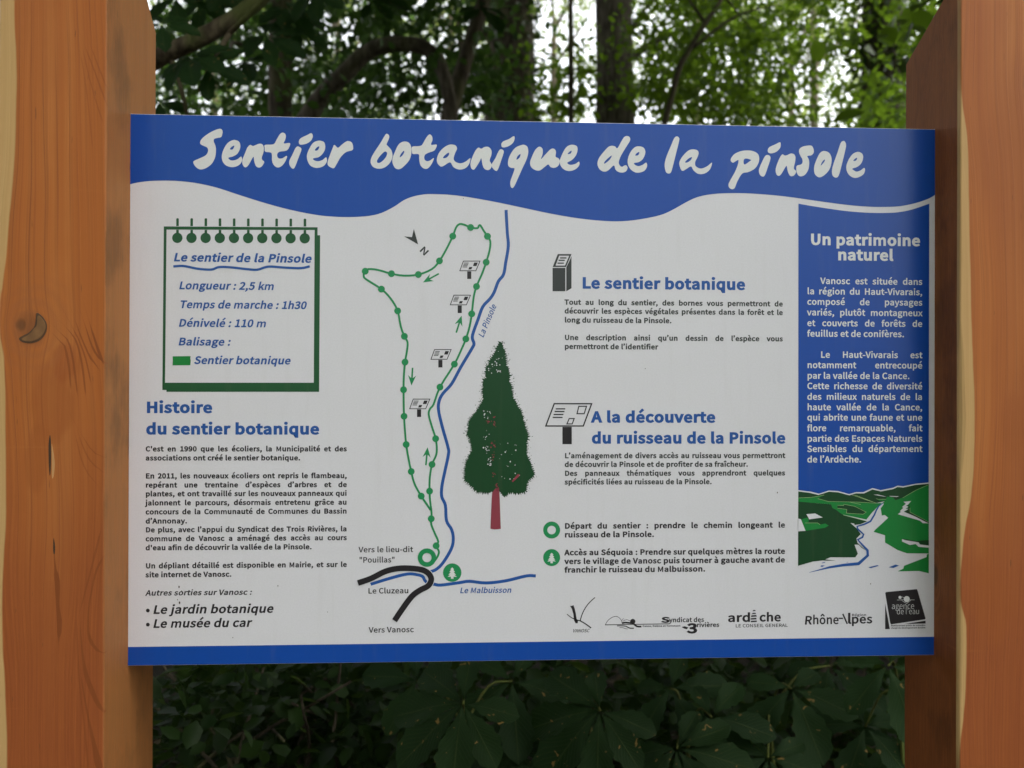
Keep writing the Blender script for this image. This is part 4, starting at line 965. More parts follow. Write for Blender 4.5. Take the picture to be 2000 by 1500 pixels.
GLYPHS = {}
for row in GLYPH_DATA.strip("\n").split("\n"):
    ch, adv, loops = row[0], *row[2:].split("|")
    GLYPHS[ch] = (int(adv), [[tuple(map(int, p.split(","))) for p in l.split(" ")] for l in loops.split(";") if l])
CAP = 257.0
_cache = {}
THIN = {"M": 0.6, "N": 0.7, "m": 0.8, "w": 0.75, "W": 0.6, "a": 0.9, "e": 0.9, "é": 0.9, "è": 0.9, "ê": 0.9, "à": 0.9, "â": 0.9, "s": 0.9}
def glyph(ch, bold):
    """Outline of a letter thickened by `bold`, cut into triangles once; in units of cap height."""
    key = (ch, bold)
    if key in _cache: return _cache[key]
    adv, loops = GLYPHS[ch]
    full, bold = bold, bold * THIN.get(ch, 1.0)
    out = []
    for l in loops:
        l = list(l)
        i = 0
        while i < len(l) and len(l) > 3:                     # tiny edges would cross over when thickened
            a_, b_ = l[i - 1], l[i]
            if math.hypot(a_[0] - b_[0], a_[1] - b_[1]) < 6: l[i - 1] = ((a_[0] + b_[0]) / 2, (a_[1] + b_[1]) / 2); del l[i]
            else: i += 1
        n = len(l); q = []
        for i in range(n):
            p0, p1, p2 = Vector(l[i - 1]), Vector(l[i]), Vector(l[(i + 1) % n])
            d1 = (p1 - p0); d2 = (p2 - p1)
            if d1.length < 1e-6 or d2.length < 1e-6: q.append(p1); continue
            d1.normalize(); d2.normalize()
            n1 = Vector((-d1.y, d1.x)); n2 = Vector((-d2.y, d2.x))
            m = n1 + n2
            if m.length < 0.2: m = n1.copy()
            m = m / max(0.45, m.length_squared / 2) if m.length_squared > 0.3 else m.normalized()
            q.append(p1 + m * bold * BOLD_SIGN)
        if ch in "ijéèêàâîôû" and min(v[1] for v in l) > 195:       # keep dots and accents clear of the thickened letter
            q = [p + Vector((0, bold * 1.2)) for p in q]
        out.append(q)
    k = CAP + 2 * full
    out = [[((x + bold) / k, (y + bold * (0 if min(v[1] for v in l) > 1e9 else 1)) / k) for x, y in l] for l in out]
    def area(l): return sum(l[i - 1][0] * l[i][1] - l[i][0] * l[i - 1][1] for i in range(len(l)))
    def inside(p, l):
        c_ = False
        for i in range(len(l)):
            (x1, y1), (x2, y2) = l[i - 1], l[i]
            if (y1 > p[1]) != (y2 > p[1]) and p[0] < (x2 - x1) * (p[1] - y1) / (y2 - y1) + x1: c_ = not c_
        return c_
    solid = [l for l in out if area(l) > 0]; holes = [l for l in out if area(l) <= 0]
    flat, tris = [], []
    for l in solid:                                          # each stem, dot or accent with its own counters
        grp = [l] + [h for h in holes if inside(h[0], l)]
        o = len(flat)
        tris += [tuple(i + o for i in t) for t in tessellate_polygon([[Vector((x, y, 0)) for x, y in g] for g in grp])]
        flat += [p for g in grp for p in g]
    _cache[key] = ((adv + 0.9 * full) / k, flat, tris)
    return _cache[key]
BOLD_SIGN = -1.0

KS = []
class Art:
    """Flat printed shapes in sheet metres (u right, v up from the board's centre)."""
    def __init__(self): self.v, self.f = [], []
    def poly_uv(self, loops):
        t = tessellate_polygon([[Vector((x, y, 0)) for x, y in l] for l in loops])
        o = len(self.v)
        for l in loops: self.v += [tuple(p) for p in l]
        self.f += [tuple(i + o for i in q) for q in t]
    def poly(self, pts, *holes):
        self.poly_uv([[sheet(*p) for p in l] for l in (pts, *holes)])
        return self
    def blob(self, pts, holes=(), org=(0, 0), s=1.0, n=4):
        loops = []
        for l in (pts, *holes):
            q = [(org[0] + x / s, org[1] + y / s) for x, y in l]
            c = smooth_loop(q, n)
            loops.append([sheet(*p) for p in c])
        self.poly_uv(loops)
        return self
    def stroke(self, pts, w, w1=None, n=5, smooth=True, closed=False, cap=False):
        """A line w photo-pixels wide; tapers to w1."""
        P = [Vector((*p, 0)) for p in pts]
        Q = [Vector(q) for q in smooth_path(P, n)] if smooth and len(P) > 2 else P
        if closed: Q = P
        m = len(Q); o = len(self.v)
        for i, q in enumerate(Q):
            a = Q[(i - 1) % m] if (i or closed) else q
            b = Q[(i + 1) % m] if (i < m - 1 or closed) else q
            d1 = (q - a).normalized() if (q - a).length > 1e-6 else (b - q).normalized()
            d2 = (b - q).normalized() if (b - q).length > 1e-6 else d1
            t = (d1 + d2).normalized()
            nn = Vector((-t.y, t.x, 0))
            k = 1 / max(0.5, nn.dot(Vector((-d2.y, d2.x, 0))))
            ww = w if w1 is None else w + (w1 - w) * i / (m - 1)
            for sg in (1, -1):
                r = q + nn * sg * ww / 2 * k
                self.v.append(sheet(r.x, r.y))
        for i in range(m if closed else m - 1):
            a, b = o + 2 * i, o + 2 * ((i + 1) % m)
            self.f.append((a, a + 1, b + 1, b))
        return self
    def disc(self, cx_, cy_, r, inner=0.0, n=28, ry=None):
        o = len(self.v)
        ring = [(math.cos(2 * math.pi * k / n), math.sin(2 * math.pi * k / n)) for k in range(n)]
        ry = ry or r
        for c, s in ring: self.v.append(sheet(cx_ + r * c, cy_ + ry * s))
        if inner:
            for c, s in ring: self.v.append(sheet(cx_ + inner * c, cy_ + inner * s))
            for k in range(n): self.f.append((o + k, o + (k + 1) % n, o + n + (k + 1) % n, o + n + k))
        else: self.f.append(tuple(o + k for k in range(n)))
        return self
    def text(self, s, x0, y, cap, x1=None, just=False, bold=13, ital=0.0, xs=None, end=None, height=None):
        """One line of lettering from photo x0 on baseline y. x1: right end (letters fitted, or spaces spread when just)."""
        u0, v0 = sheet(x0, y)
        dirv, ln = Vector((1, 0)), None
        if end is not None:                                   # a slanting baseline
            e = sheet(*end); dv = Vector((e[0] - u0, e[1] - v0)); ln = dv.length; dirv = dv.normalized()
        elif x1 is not None: ln = sheet(x1, y)[0] - u0
        h = Vector(sheet(x0, y - cap)) - Vector((u0, v0))
        h = h.length
        perp = Vector((-dirv.y, dirv.x))
        gs = [glyph(c, bold) for c in s]
        side = 2 * 35.0 / (CAP + 2 * bold) * 0.5
        nat = sum(g[0] for g in gs) - side * 1.2
        sp = s.count(" ")
        k = xs if xs is not None else 0.93
        gap = 0.0
        if ln is not None:
            if just and sp: gap = (ln / h - nat * k) / sp
            else: k = ln / h / nat; KS.append((s[:14], round(k, 3)))
        x = -side * 0.6 * k
        for c, g in zip(s, gs):
            o = len(self.v)
            for gx_, gy_ in g[1]:
                p = Vector((u0, v0)) + dirv * ((x + gx_ * k + gy_ * ital) * h) + perp * (gy_ * h)
                self.v.append((p.x, p.y))
            self.f += [tuple(i + o for i in t) for t in g[2]]
            x += g[0] * k + (gap if c == " " else 0)
        return self
    def build(self, name, mat, layer, parent, label=None):
        y = -0.00012 * layer
        vs = [(u, y, BOARD_Z + v) for u, v in self.v]
        fs = []
        for f in self.f:                                      # all faces towards the reader
            a, b, c = (self.v[i] for i in f[:3])
            cr = (b[0] - a[0]) * (c[1] - a[1]) - (b[1] - a[1]) * (c[0] - a[0])
            fs.append(f if cr > 0 else tuple(reversed(f)))
        o = link_mesh(name, vs, fs, mat, None)
        o.parent = parent
        if parent is not None and parent.location.length > 0:
            o.matrix_parent_inverse = Matrix.Translation(-Vector(parent.location))
        if label: o["label"] = label
        return o

def paragraphs(lines, name, mat, layer, parent):
    """lines: (text, baseline, x0, x1, justified, cap, bold, spacing); a blank line starts a new paragraph."""
    a, last = Art(), None
    for s, y, x0, x1, just, cap_, bold, xs in lines:
        if last is not None and y - last > cap_ * 2.5:
            a.build(name, mat, layer, parent); a = Art()
        a.text(s, x0, y, cap_, x1, just=just, bold=bold, xs=xs); last = y
    a.build(name, mat, layer, parent)

WHITE = print_mat("white_coating", (0.69, 0.675, 0.71))
BLUE = print_mat("blue_ink", (0.003, 0.062, 0.35))
BLUE_T = print_mat("blue_letter_ink", (0.014, 0.085, 0.33))
PALE = print_mat("pale_letter_white", (0.70, 0.70, 0.70))
BLACK = print_mat("black_ink", (0.018, 0.016, 0.020))
GREY_INK = print_mat("charcoal_ink", (0.035, 0.040, 0.040))
GREEN_D = print_mat("dark_green_ink", (0.012, 0.085, 0.030))
GREEN_T = print_mat("trail_green_ink", (0.014, 0.25, 0.085))
GREEN_L = print_mat("leaf_green_ink", (0.008, 0.21, 0.040))
GREEN_F = print_mat("forest_green_ink", (0.006, 0.052, 0.016))
RED_BROWN = print_mat("red_brown_ink", (0.26, 0.045, 0.065))
LIME = print_mat("lime_line_ink", (0.32, 0.50, 0.22))

board = empty("information_board", (0, 0, BOARD_Z))
tag(board, "white and blue printed trail information board fixed between the two timber posts", "sign")
# panel: 6 mm plate with slightly eased edges
W2, H2, T = 0.6000, 0.4000, 0.006
e = 0.0006
vs = [(-W2 + e, 0, -H2 + e), (W2 - e, 0, -H2 + e), (W2 - e, 0, H2 - e), (-W2 + e, 0, H2 - e),
      (-W2, e, -H2), (W2, e, -H2), (W2, e, H2), (-W2, e, H2), (-W2, T, -H2), (W2, T, -H2), (W2, T, H2), (-W2, T, H2)]
fs = [(0, 1, 2, 3), (0, 4, 5, 1), (1, 5, 6, 2), (2, 6, 7, 3), (3, 7, 4, 0), (4, 8, 9, 5), (5, 9, 10, 6), (6, 10, 11, 7), (7, 11, 8, 4), (11, 10, 9, 8)]
panel = link_mesh("panel", [(x, y, z + BOARD_Z) for x, y, z in vs], fs, WHITE, board)
B = board

wave = [(252.5, 360), (275, 355.5), (302, 353.1), (341, 353.1), (380, 357), (422, 366), (470, 381.6), (518, 396.6), (566, 409.5), (614, 419.1), (650, 423), (686, 423.9),
        (722, 421.5), (746, 415.5), (770, 403.5), (788, 391.5), (806, 384), (826, 380), (844, 379), (892, 381.7), (958, 392.5), (1018, 405), (1078, 417.7), (1132, 426.7), (1180, 431.5),
        (1216, 432), (1252, 428), (1290, 420), (1314, 409.6), (1338, 396.1), (1362, 385), (1392, 379), (1428, 377.2), (1470, 378.1), (1530, 383.2), (1590, 391.6), (1650, 399.7),
        (1695, 403.6), (1728, 404.2), (1758, 402.7), (1788, 396.7), (1812, 388.6), (1827, 380.5)]
wv = [sheet(*p[:2]) for p in smooth_path([(*p, 0) for p in wave], 3)]
wv = [(-W2 + e, wv[0][1])] + [p for p in wv if -W2 + 0.002 < p[0] < W2 - 0.002] + [(W2 - e, wv[-1][1])]
a = Art(); a.poly_uv([[(-W2 + e, H2 - e)] + wv + [(W2 - e, H2 - e)]])
header = a.build("header_band", BLUE, 1, B)
a = Art(); ft = [sheet(248, 1263.6), sheet(1040, 1256.0), sheet(1826, 1243.6)]
a.poly_uv([[(-W2 + e, ft[0][1]), (W2 - e, ft[2][1]), (W2 - e, -H2 + e), (-W2 + e, -H2 + e)]])
a.build("footer_band", BLUE, 1, B)

# insect marks and specks of dirt
DIRT = print_mat("dried_dirt", (0.10, 0.075, 0.060), 0.7)
for x, y, r in ((350, 1146, 2.2), (355, 1154, 1.2), (351, 1177, 2.6), (347, 1171, 1.3), (543, 1144, 1.4), (1518, 962, 1.6), (905, 388, 1.2), (1260, 720, 1.1), (455, 1245, 1.2), (1700, 1140, 1.3), (640, 1195, 1.0)):
    Art().blob([(x + r * math.cos(k * 1.05) * (0.6 + 0.5 * noise.noise(Vector((x, k, 0)))), y + 1.3 * r * math.sin(k * 1.05) * (0.8 + 0.5 * noise.noise(Vector((y, k, 3))))) for k in range(6)]).build("dirt_speck", DIRT, 6, B)

# hand-drawn title
a = Art()
for org, s, items in TITLE:
    for pts, *holes in items: a.blob(pts, holes, org, s)
a.build("title_lettering", PALE, 2, header)

# notepad with its ring binding
a = Art()
a.poly([(320, 442.2), (620.3, 443.9), (620.3, 459.5), (625.3, 459.5), (623.3, 765.3), (325.1, 765.3), (325.1, 761.6), (317.2, 761.6)],
       [(325.4, 448.4), (614.6, 449.2), (612.9, 747.5), (322.4, 747.5)])
pad = a.build("notepad_drawing", GREEN_D, 1, B)
for i in range(10):
    x = 346.8 + 27.65 * i; dy = 0.1 * i
    a = Art()
    a.poly([(x - 2.5, 427.5 + dy), (x - 1.4, 426.2 + dy), (x + 1.4, 426.2 + dy), (x + 2.5, 427.5 + dy), (x + 2.5, 441.5 + dy), (x - 2.5, 441.5 + dy)])
    a.poly([(x - 2.5, 449.0 + dy * 0.5), (x + 2.5, 449.0 + dy * 0.5), (x + 2.5, 455.6 + dy), (x - 2.5, 455.6 + dy)])
    a.disc(x - 0.4, 464.6 + dy, 10.1)
    a.build("binding_ring", GREEN_D, 1, pad)
o_ = Art().poly([(337.4, 695.8), (372.4, 695.6), (371.8, 700), (372.6, 704), (371.9, 713.3), (337.0, 713.6), (337.6, 706)]).build("colour_swatch", GREEN_L, 1, pad)
a = Art(); I = 0.21
a.text("Le sentier de la Pinsole", 338.7, 510.6, 16.6, 606, bold=15, ital=I)
a.stroke([(338.7, 520.3), (359, 519.6), (386, 524.8), (413, 526.5), (428, 521.6), (452, 522.3), (482, 525.6), (502, 526.8), (517, 522.3), (529, 520.6), (556, 522.6), (588, 523.6), (605, 520.2)], 4.6)
for s, x0, x1, y in [("Longueur : 2,5 km", 349.3, 533.3, 565), ("Temps de marche : 1h30", 350.8, 596.4, 602), ("Dénivelé : 110 m", 348.6, 518, 638.2), ("Balisage :", 348, 448.2, 674.7), ("Sentier botanique", 379.1, 565.3, 711)]:
    a.text(s, x0, y, 15.3, x1, bold=12, ital=I)
a.build("notepad_lettering", BLUE_T, 2, pad)

# history column
a = Art()
a.text("Histoire", 285.7, 806.9, 22.6, 412.4, bold=19)
a.text("du sentier botanique", 285.7, 848.8, 22.6, 621.3, bold=19)
a.build("history_heading", BLUE_T, 1, B)
XL, XR, BD = 284.5, 676.5, 17
paragraphs([(s, y, XL, x1 or XR, not x1, 10.4, BD, XS_BODY) for s, y, x1 in [("C'est en 1990 que les écoliers, la Municipalité et des", 881.9, 0), ("associations ont créé le sentier botanique.", 899.6, 585.6),
                 ("En 2011, les nouveaux écoliers ont repris le flambeau,", 934.8, 0), ("repérant une trentaine d’espèces d’arbres et de", 952.5, 0),
                 ("plantes, et ont travaillé sur les nouveaux panneaux qui", 969.7, 0), ("jalonnent le parcours, désormais entretenu grâce au", 987.3, 0),
                 ("concours de la Communauté de Communes du Bassin", 1004.9, 0), ("d’Annonay.", 1022.8, 364.6),
                 ("De plus, avec l’appui du Syndicat des Trois Rivières, la", 1040, 0), ("commune de Vanosc a aménagé des accès au cours", 1057.4, 0),
                 ("d'eau afin de découvrir la vallée de la Pinsole.", 1075, 608), ("Un dépliant détaillé est disponible en Mairie, et sur le", 1110.4, 0),
                 ("site internet de Vanosc.", 1127.8, 451.4)]], "history_text", BLACK, 1, B)
a = Art()
a.text("Autres sorties sur Vanosc :", 284.5, 1163.5, 10.8, 490.4, bold=12, ital=I)
a.text("Le jardin botanique", 298.6, 1199.2, 17.0, 531.5, bold=13, ital=I)
a.text("Le musée du car", 298.6, 1226.5, 17.0, 488, bold=13, ital=I)
a.disc(288.8, 1192.4, 3.7); a.disc(288.8, 1219.9, 3.7)
a.build("outings_text", BLACK, 1, B)

# trail column
a = Art(); a.text("Le sentier botanique", 1136.8, 563.8, 22.6, 1453.3, bold=19); a.build("trail_heading", BLUE_T, 1, B)
paragraphs([(s, y, 1102.8, x1 or 1528, not x1, 10.4, BD, XS_BODY) for s, y, x1 in [("Tout au long du sentier, des bornes vous permettront de", 595.2, 0), ("découvrir les espèces végétales présentes dans la forêt et le", 612.3, 0),
                 ("long du ruisseau de la Pinsole.", 630, 1310.8), ("Une description ainsi qu’un dessin de l’espèce vous", 664.3, 0), ("permettront de l’identifier", 681.7, 1284)]], "trail_text", GREY_INK, 1, B)
a = Art()
a.poly([(1079.2, 523.2), (1104.2, 523.2), (1104.2, 568.8), (1079.2, 568.8)])
a.poly([(1106, 522.4), (1116.2, 500.5), (1116.2, 563), (1106, 569)])
a.poly([(1079.4, 521.5), (1089.4, 496.2), (1116.2, 496.2), (1105.6, 521.5)], [(1085.2, 518.6), (1092.2, 499.4), (1111.8, 499.4), (1103.6, 518.6)])
for x0, x1, y in ((1093.8, 1106.4, 503.8), (1090.8, 1103, 508.5), (1088.8, 1101.2, 514)): a.stroke([(x0, y), (x1, y)], 2.5, smooth=False)
a.build("pillar_icon", GREY_INK, 1, B)

# stream column
a = Art()
a.text("A la découverte", 1156, 825.6, 22.6, 1395, bold=19)
a.text("du ruisseau de la Pinsole", 1156, 866.6, 22.6, 1531.8, bold=19)
a.build("stream_heading", BLUE_T, 1, B)
a = Art()
for s, y, x1 in [("L’aménagement de divers accès au ruisseau vous permettront", 895.2, 0), ("de découvrir la Pinsole et de profiter de sa fraîcheur.", 912.2, 1460),
                 ("Des panneaux thématiques vous apprendront quelques", 929.6, 0), ("spécificités liées au ruisseau de la Pinsole.", 946.5, 1389.3)]:
    a.text(s, 1103, y, 10.4, x1 or 1532.5, just=not x1, bold=BD, xs=XS_BODY)
a.build("stream_text", GREY_INK, 1, B)
Z4 = lambda x, y: (1050 + x / 4, 770 + y / 4)
a = Art()
a.stroke([Z4(130, 74), Z4(422, 74), Z4(357, 248), Z4(64, 248)], 2.6, closed=True)
a.stroke([Z4(322, 94), Z4(382, 94), Z4(364, 152), Z4(308, 152)], 2.2, closed=True)
a.stroke([Z4(247, 190), Z4(286, 190), Z4(270, 232), Z4(229, 232)], 2.1, closed=True)
for x0, x1, y in ((142, 216, 114), (133, 210, 135), (125, 202, 158), (118, 195, 181)): a.stroke([Z4(x0, y), Z4(x1, y)], 2.4, smooth=False)
a.poly([Z4(194, 255), Z4(267, 255), Z4(267, 390), Z4(194, 390)])
a.build("panel_icon", BLACK, 1, B)

# legend
FIR = [(0, -33), (12, -20), (6, -18), (18, -4), (9, -3), (24, 14), (12, 13), (29, 26), (8, 25), (8, 38), (-8, 38), (-8, 25), (-29, 26), (-12, 13), (-24, 14), (-9, -3), (-18, -4), (-6, -18), (-12, -20)]
def fir_marker(x, y, r, name="fir_marker", parent=None):
    o = Art().disc(x, y, r).build(name, GREEN_T, 1, parent)
    k = r / 57.0
    Art().poly([(x + px * k, y + (py + 0) * k) for px, py in FIR]).build("fir_symbol", PALE, 2, o)
Art().disc(1077.4, 1035.2, 16.6, 8.4).build("start_marker", GREEN_T, 1, B)
fir_marker(1077.4, 1089.0, 16.6, parent=B)
a = Art()
a.text("Départ du sentier : prendre le chemin longeant le", 1102.9, 1032.9, 11.2, 1532.2, just=True, bold=17, xs=1.15)
a.text("ruisseau de la Pinsole.", 1102.9, 1049.9, 11.2, 1276.6, bold=17)
a.build("legend_text", BLACK, 1, B); a = Art()
for s, y, x1 in [("Accès au Séquoia : Prendre sur quelques mètres la route", 1084.8, 1532.2), ("vers le village de Vanosc puis tourner à gauche avant de", 1101.9, 1532), ("franchir le ruisseau du Malbuisson.", 1118.6, 1376.5)]:
    a.text(s, 1102.9, y, 11.2, x1, bold=17)
a.build("legend_text", BLACK, 1, B)

# the map
M1 = lambda x, y: (690 + x / 3.124, 420 + y / 3.124)
M2 = lambda x, y: (680 + x / 3.124, 780 + y / 3.124)
a = Art()
up_leg = [M2(524, 990), M2(542, 965), M2(551, 945), M2(553, 925), M2(537, 893), M2(550, 868), M2(530, 820), M2(508, 765), M2(507, 728), M2(509, 690), M2(500, 620), M2(497, 560), M2(498, 480), M2(512, 397), M2(537, 340), M2(541, 290), M2(534, 240),
          M1(498, 1345), M1(478, 1285), M1(460, 1215), M1(470, 1180), M1(490, 1155), M1(529, 1050), M1(617, 910), M1(660, 820), M1(687, 756), M1(710, 680), M1(723, 603), M1(735, 500), M1(752, 436), M1(785, 360), M1(811, 288),
          M1(832, 215), M1(836, 160), M1(819, 130), M1(795, 95), M1(776, 64), M1(766, 66), M1(757, 80), M1(716, 76), M1(680, 60), M1(650, 55), M1(628, 75), M1(607, 129), M1(570, 205), M1(526, 280), M1(480, 330), M1(397, 363), M1(310, 370),
          M1(233, 358), M1(150, 335), M1(95, 330), M1(70, 343), M1(64, 372), M1(80, 393), M1(172, 452), M1(230, 512), M1(271, 585), M1(290, 680), M1(312, 740), M1(331, 775), M1(329, 820), M1(316, 897), M1(309, 980), M1(307, 1066), M1(308, 1150), M1(310, 1228),
          M1(315, 1310), M1(323, 1400), M2(370, 370), M2(385, 440), M2(405, 515), M2(446, 590), M2(480, 640), M2(503, 675)]
a.stroke(up_leg, 3.9, n=3)
DOTS = [M2(537, 893), M2(507, 728), M2(497, 560), M2(512, 397), M2(534, 240), M1(529, 1050), M1(617, 910), M1(687, 756), M1(723, 603), M1(752, 436), M1(811, 288), M1(819, 130), M1(716, 76), M1(607, 129), M1(526, 280),
        M1(397, 363), M1(233, 358), M1(73, 343), M1(172, 452), M1(271, 585), M1(312, 740), M1(316, 897), M1(307, 1066), M1(310, 1228), M1(323, 1400), M2(385, 440), M2(446, 590)]
tmap = a.build("trail_map", GREEN_T, 2, B)
for x, y in DOTS: Art().disc(x, y, 6.7, n=18).build("trail_stop", GREEN_T, 3, tmap)
def arrow(a, tail, tip):
    t, h = Vector(tail), Vector(tip)
    d = (h - t).normalized(); n = Vector((-d.y, d.x))
    a.stroke([tuple(t), tuple(h - d * 13)], 3.2, smooth=False)
    a.poly([tuple(h), tuple(h - d * 20 + n * 8), tuple(h - d * 13.2), tuple(h - d * 20 - n * 8)])
for tl, tp in ((M1(522, 358), M1(425, 411)), (M1(628, 718), M1(661, 614)), (M1(362, 932), M1(355, 1040)), (M2(474, 402), M2(485, 292))):
    a = Art(); arrow(a, tl, tp); a.build("direction_arrow", GREEN_T, 1, tmap)
Art().disc(*M2(481, 965), 18, 9).build("start_marker", GREEN_T, 4, tmap)
fir_marker(*M2(635, 1057), 18, parent=tmap)
a = Art()
a.stroke([(988.5, 410), (989, 422), (990.9, 455.2), (992.8, 480.8), (987.7, 512.8), (983.5, 536), (973.3, 549.6), (965.3, 570.4), (957.3, 583.2), (942.9, 599.3), (933.3, 624.9), (924.2, 650), (922.6, 661), (925.8, 671.3), (921.5, 681), (899.7, 717.7),
          (882.1, 749.7), (866, 767.5), (858.1, 782), (856.5, 800.9), (864.5, 836.1), (875.2, 874), (875.8, 888), (868.9, 920.8), (863.1, 949.7), (862.8, 970), (870.0, 987), (872.1, 1016.9), (881.9, 1034), (885.3, 1052.1), (881.7, 1071.3), (865.7, 1098.5), (852, 1112), (838, 1117.5)], 6.0, n=4)
a.stroke([(723.9, 1141.1), (760, 1129.9), (795.2, 1121.2), (815, 1122.5), (825.6, 1126.1), (829.4, 1133), (836, 1139), (848, 1141), (861, 1142.7), (897.7, 1137.9), (916.9, 1135.3), (948.9, 1138.5), (987.3, 1134.4), (1028, 1124.8), (1046.5, 1124.8)], 6.0, n=4)
a.build("river_line", BLUE_T, 1, tmap)
road = [(699.2, 1138.5), (724.8, 1129.6), (753.6, 1115.5), (782.4, 1109.7), (817.6, 1111.3), (834.9, 1118.0), (842.4, 1130.5), (836.5, 1143.8), (820.9, 1152.3), (804.8, 1164.1), (785.6, 1189.7), (770.6, 1212.1)]
Art().stroke(road, 13.4, n=4).build("road_edge", WHITE, 2, tmap)
Art().stroke(road, 11.2, n=4).build("road_line", BLACK, 5, tmap)
a = Art()
a.poly([(816.8, 477.6), (789.2, 461.6), (804.6, 463.2), (808.4, 446.9)])
a.text("N", 818.6, 489.6, 14, None, bold=14, xs=0.85, end=(828.6, 500.0))
a.build("north_arrow", GREY_INK, 1, tmap)
for dx, dy in ((0, 0), (-58, 208), (-176, 540), (-306, 842)):
    S = lambda x, y: M1(x + dx, y + dy)
    a = Art()
    a.stroke([S(672, 281), S(773, 281), S(748, 340), S(650, 340)], 1.5, closed=True)
    a.poly([S(695, 344), S(720, 344), S(720, 390), S(695, 390)])
    a.poly([S(738, 290), S(760, 290), S(752, 311), S(730, 311)]); a.poly([S(708, 317), S(727, 317), S(720, 332), S(702, 332)])
    for k in range(4): a.stroke([S(676 - 3 * k, 293 + 8 * k), S(704 - 3 * k, 293 + 8 * k)], 1.3, smooth=False)
    a.build("sign_icon", BLACK, 1, tmap)
a = Art()
a.text("La Pinsole", 944.0, 660.0, 11.6, None, bold=7, ital=0.2, end=(969.6, 598.6))
a.build("stream_lettering", BLUE_T, 1, tmap)
a = Art(); a.text("Le Malbuisson", 898, 1158.7, 11.0, 997.5, bold=9, ital=I); a.build("stream_lettering", BLUE_T, 1, tmap)
a = Art()
for s, x0, x1, y in (("Vers le lieu-dit", 701.1, 805.8, 1078.9), ('"Pouillas"', 701.8, 770.6, 1099), ("Le Cluzeau", 719, 797.5, 1159.4), ("Vers Vanosc", 721, 807.4, 1235.7)):
    Art().text(s, x0, y, 10.8, x1, bold=8).build("place_name", BLACK, 1, tmap)

# sequoia drawing: dark crown with a ragged needle edge and a red-brown trunk
rs = random.Random(11)
S3 = lambda x, y: (860 + x / 3.571, 640 + y / 3.571)
outline = [(415, 95), (395, 125), (378, 175), (340, 225), (312, 300), (315, 345), (295, 375), (293, 440), (295, 500), (262, 560), (200, 645), (185, 740), (208, 790), (215, 860), (192, 910), (172, 960), (165, 1060), (205, 1100), (250, 1145), (310, 1156),
           (360, 1150), (412, 1140), (440, 1180), (490, 1152), (540, 1162), (600, 1146), (605, 1080), (660, 1030), (635, 950), (605, 880), (605, 800), (618, 765), (596, 680), (572, 600), (545, 545), (513, 490), (500, 420), (488, 370), (488, 320), (466, 260), (455, 170), (435, 115)]
edge = []
for i, p in enumerate(outline):
    q = outline[(i + 1) % len(outline)]
    L_ = math.hypot(q[0] - p[0], q[1] - p[1]); k = max(2, int(L_ / 6.5))
    nx, ny = (q[1] - p[1]) / L_, -(q[0] - p[0]) / L_
    for j in range(k):
        t = j / k; amp = rs.uniform(2, 15) * (1 if j % 2 else -0.6)
        edge.append(S3(p[0] + (q[0] - p[0]) * t - nx * amp, p[1] + (q[1] - p[1]) * t - ny * amp + rs.uniform(-3, 3)))
a = Art(); a.poly(edge)
for k in range(330):                                         # loose needles round the edge
    i = rs.randrange(len(outline)); p = outline[i]; q = outline[(i + 1) % len(outline)]; t = rs.random()
    cx_, cy_ = p[0] + (q[0] - p[0]) * t, p[1] + (q[1] - p[1]) * t
    sgn = -1 if cx_ < 400 else 1
    cx_ += sgn * rs.uniform(6, 26) * (1.0 if cy_ < 400 or rs.random() < 0.4 else 0.4); cy_ += rs.uniform(-8, 8)
    r = rs.uniform(2, 6.5); an = rs.uniform(0, 6.28)
    a.poly([S3(cx_ + r * math.cos(an), cy_ + r * math.sin(an)), S3(cx_ + r * 0.6 * math.cos(an + 2.2), cy_ + r * 0.6 * math.sin(an + 2.2)), S3(cx_ + r * 0.7 * math.cos(an + 4), cy_ + r * 0.7 * math.sin(an + 4))])
seq = a.build("sequoia_drawing", GREEN_F, 1, B)
def flecks(n, boxes, r0, r1):
    a = Art()
    for _ in range(n):
        x0, x1, y0, y1 = rs.choice(boxes)
        cx_, cy_ = rs.uniform(x0, x1), rs.uniform(y0, y1); r = rs.uniform(r0, r1); an = rs.uniform(0, 6.28)
        a.poly([S3(cx_ + r * rs.uniform(0.5, 1.2) * math.cos(an + 1.57 * k), cy_ + r * rs.uniform(0.5, 1.2) * math.sin(an + 1.57 * k)) for k in range(4)])
    return a
flecks(95, [(280, 345, 700, 880), (330, 460, 130, 360), (320, 480, 180, 320), (300, 350, 560, 640), (325, 420, 200, 330), (420, 560, 1010, 1060), (300, 345, 830, 860), (410, 540, 780, 970), (330, 360, 900, 960)], 2, 7.5).build("sky_flecks", WHITE, 2, seq)
a = flecks(46, [(355, 388, 620, 690), (360, 385, 780, 940), (345, 385, 800, 845), (365, 395, 1010, 1040), (385, 408, 1080, 1135), (320, 345, 640, 665)], 3, 8)
a.poly([S3(498, 1070), S3(540, 1020), (S3(554, 1024)), S3(550, 1036), S3(506, 1078)])
a.poly([S3(362, 1150), S3(385, 1120), S3(405, 1122), S3(412, 1145), S3(415, 1200), S3(418, 1300), S3(422, 1402), S3(400, 1406), S3(375, 1407), S3(350, 1402), S3(354, 1300), S3(358, 1200)])
a.build("trunk_drawing", RED_BROWN, 3, seq)

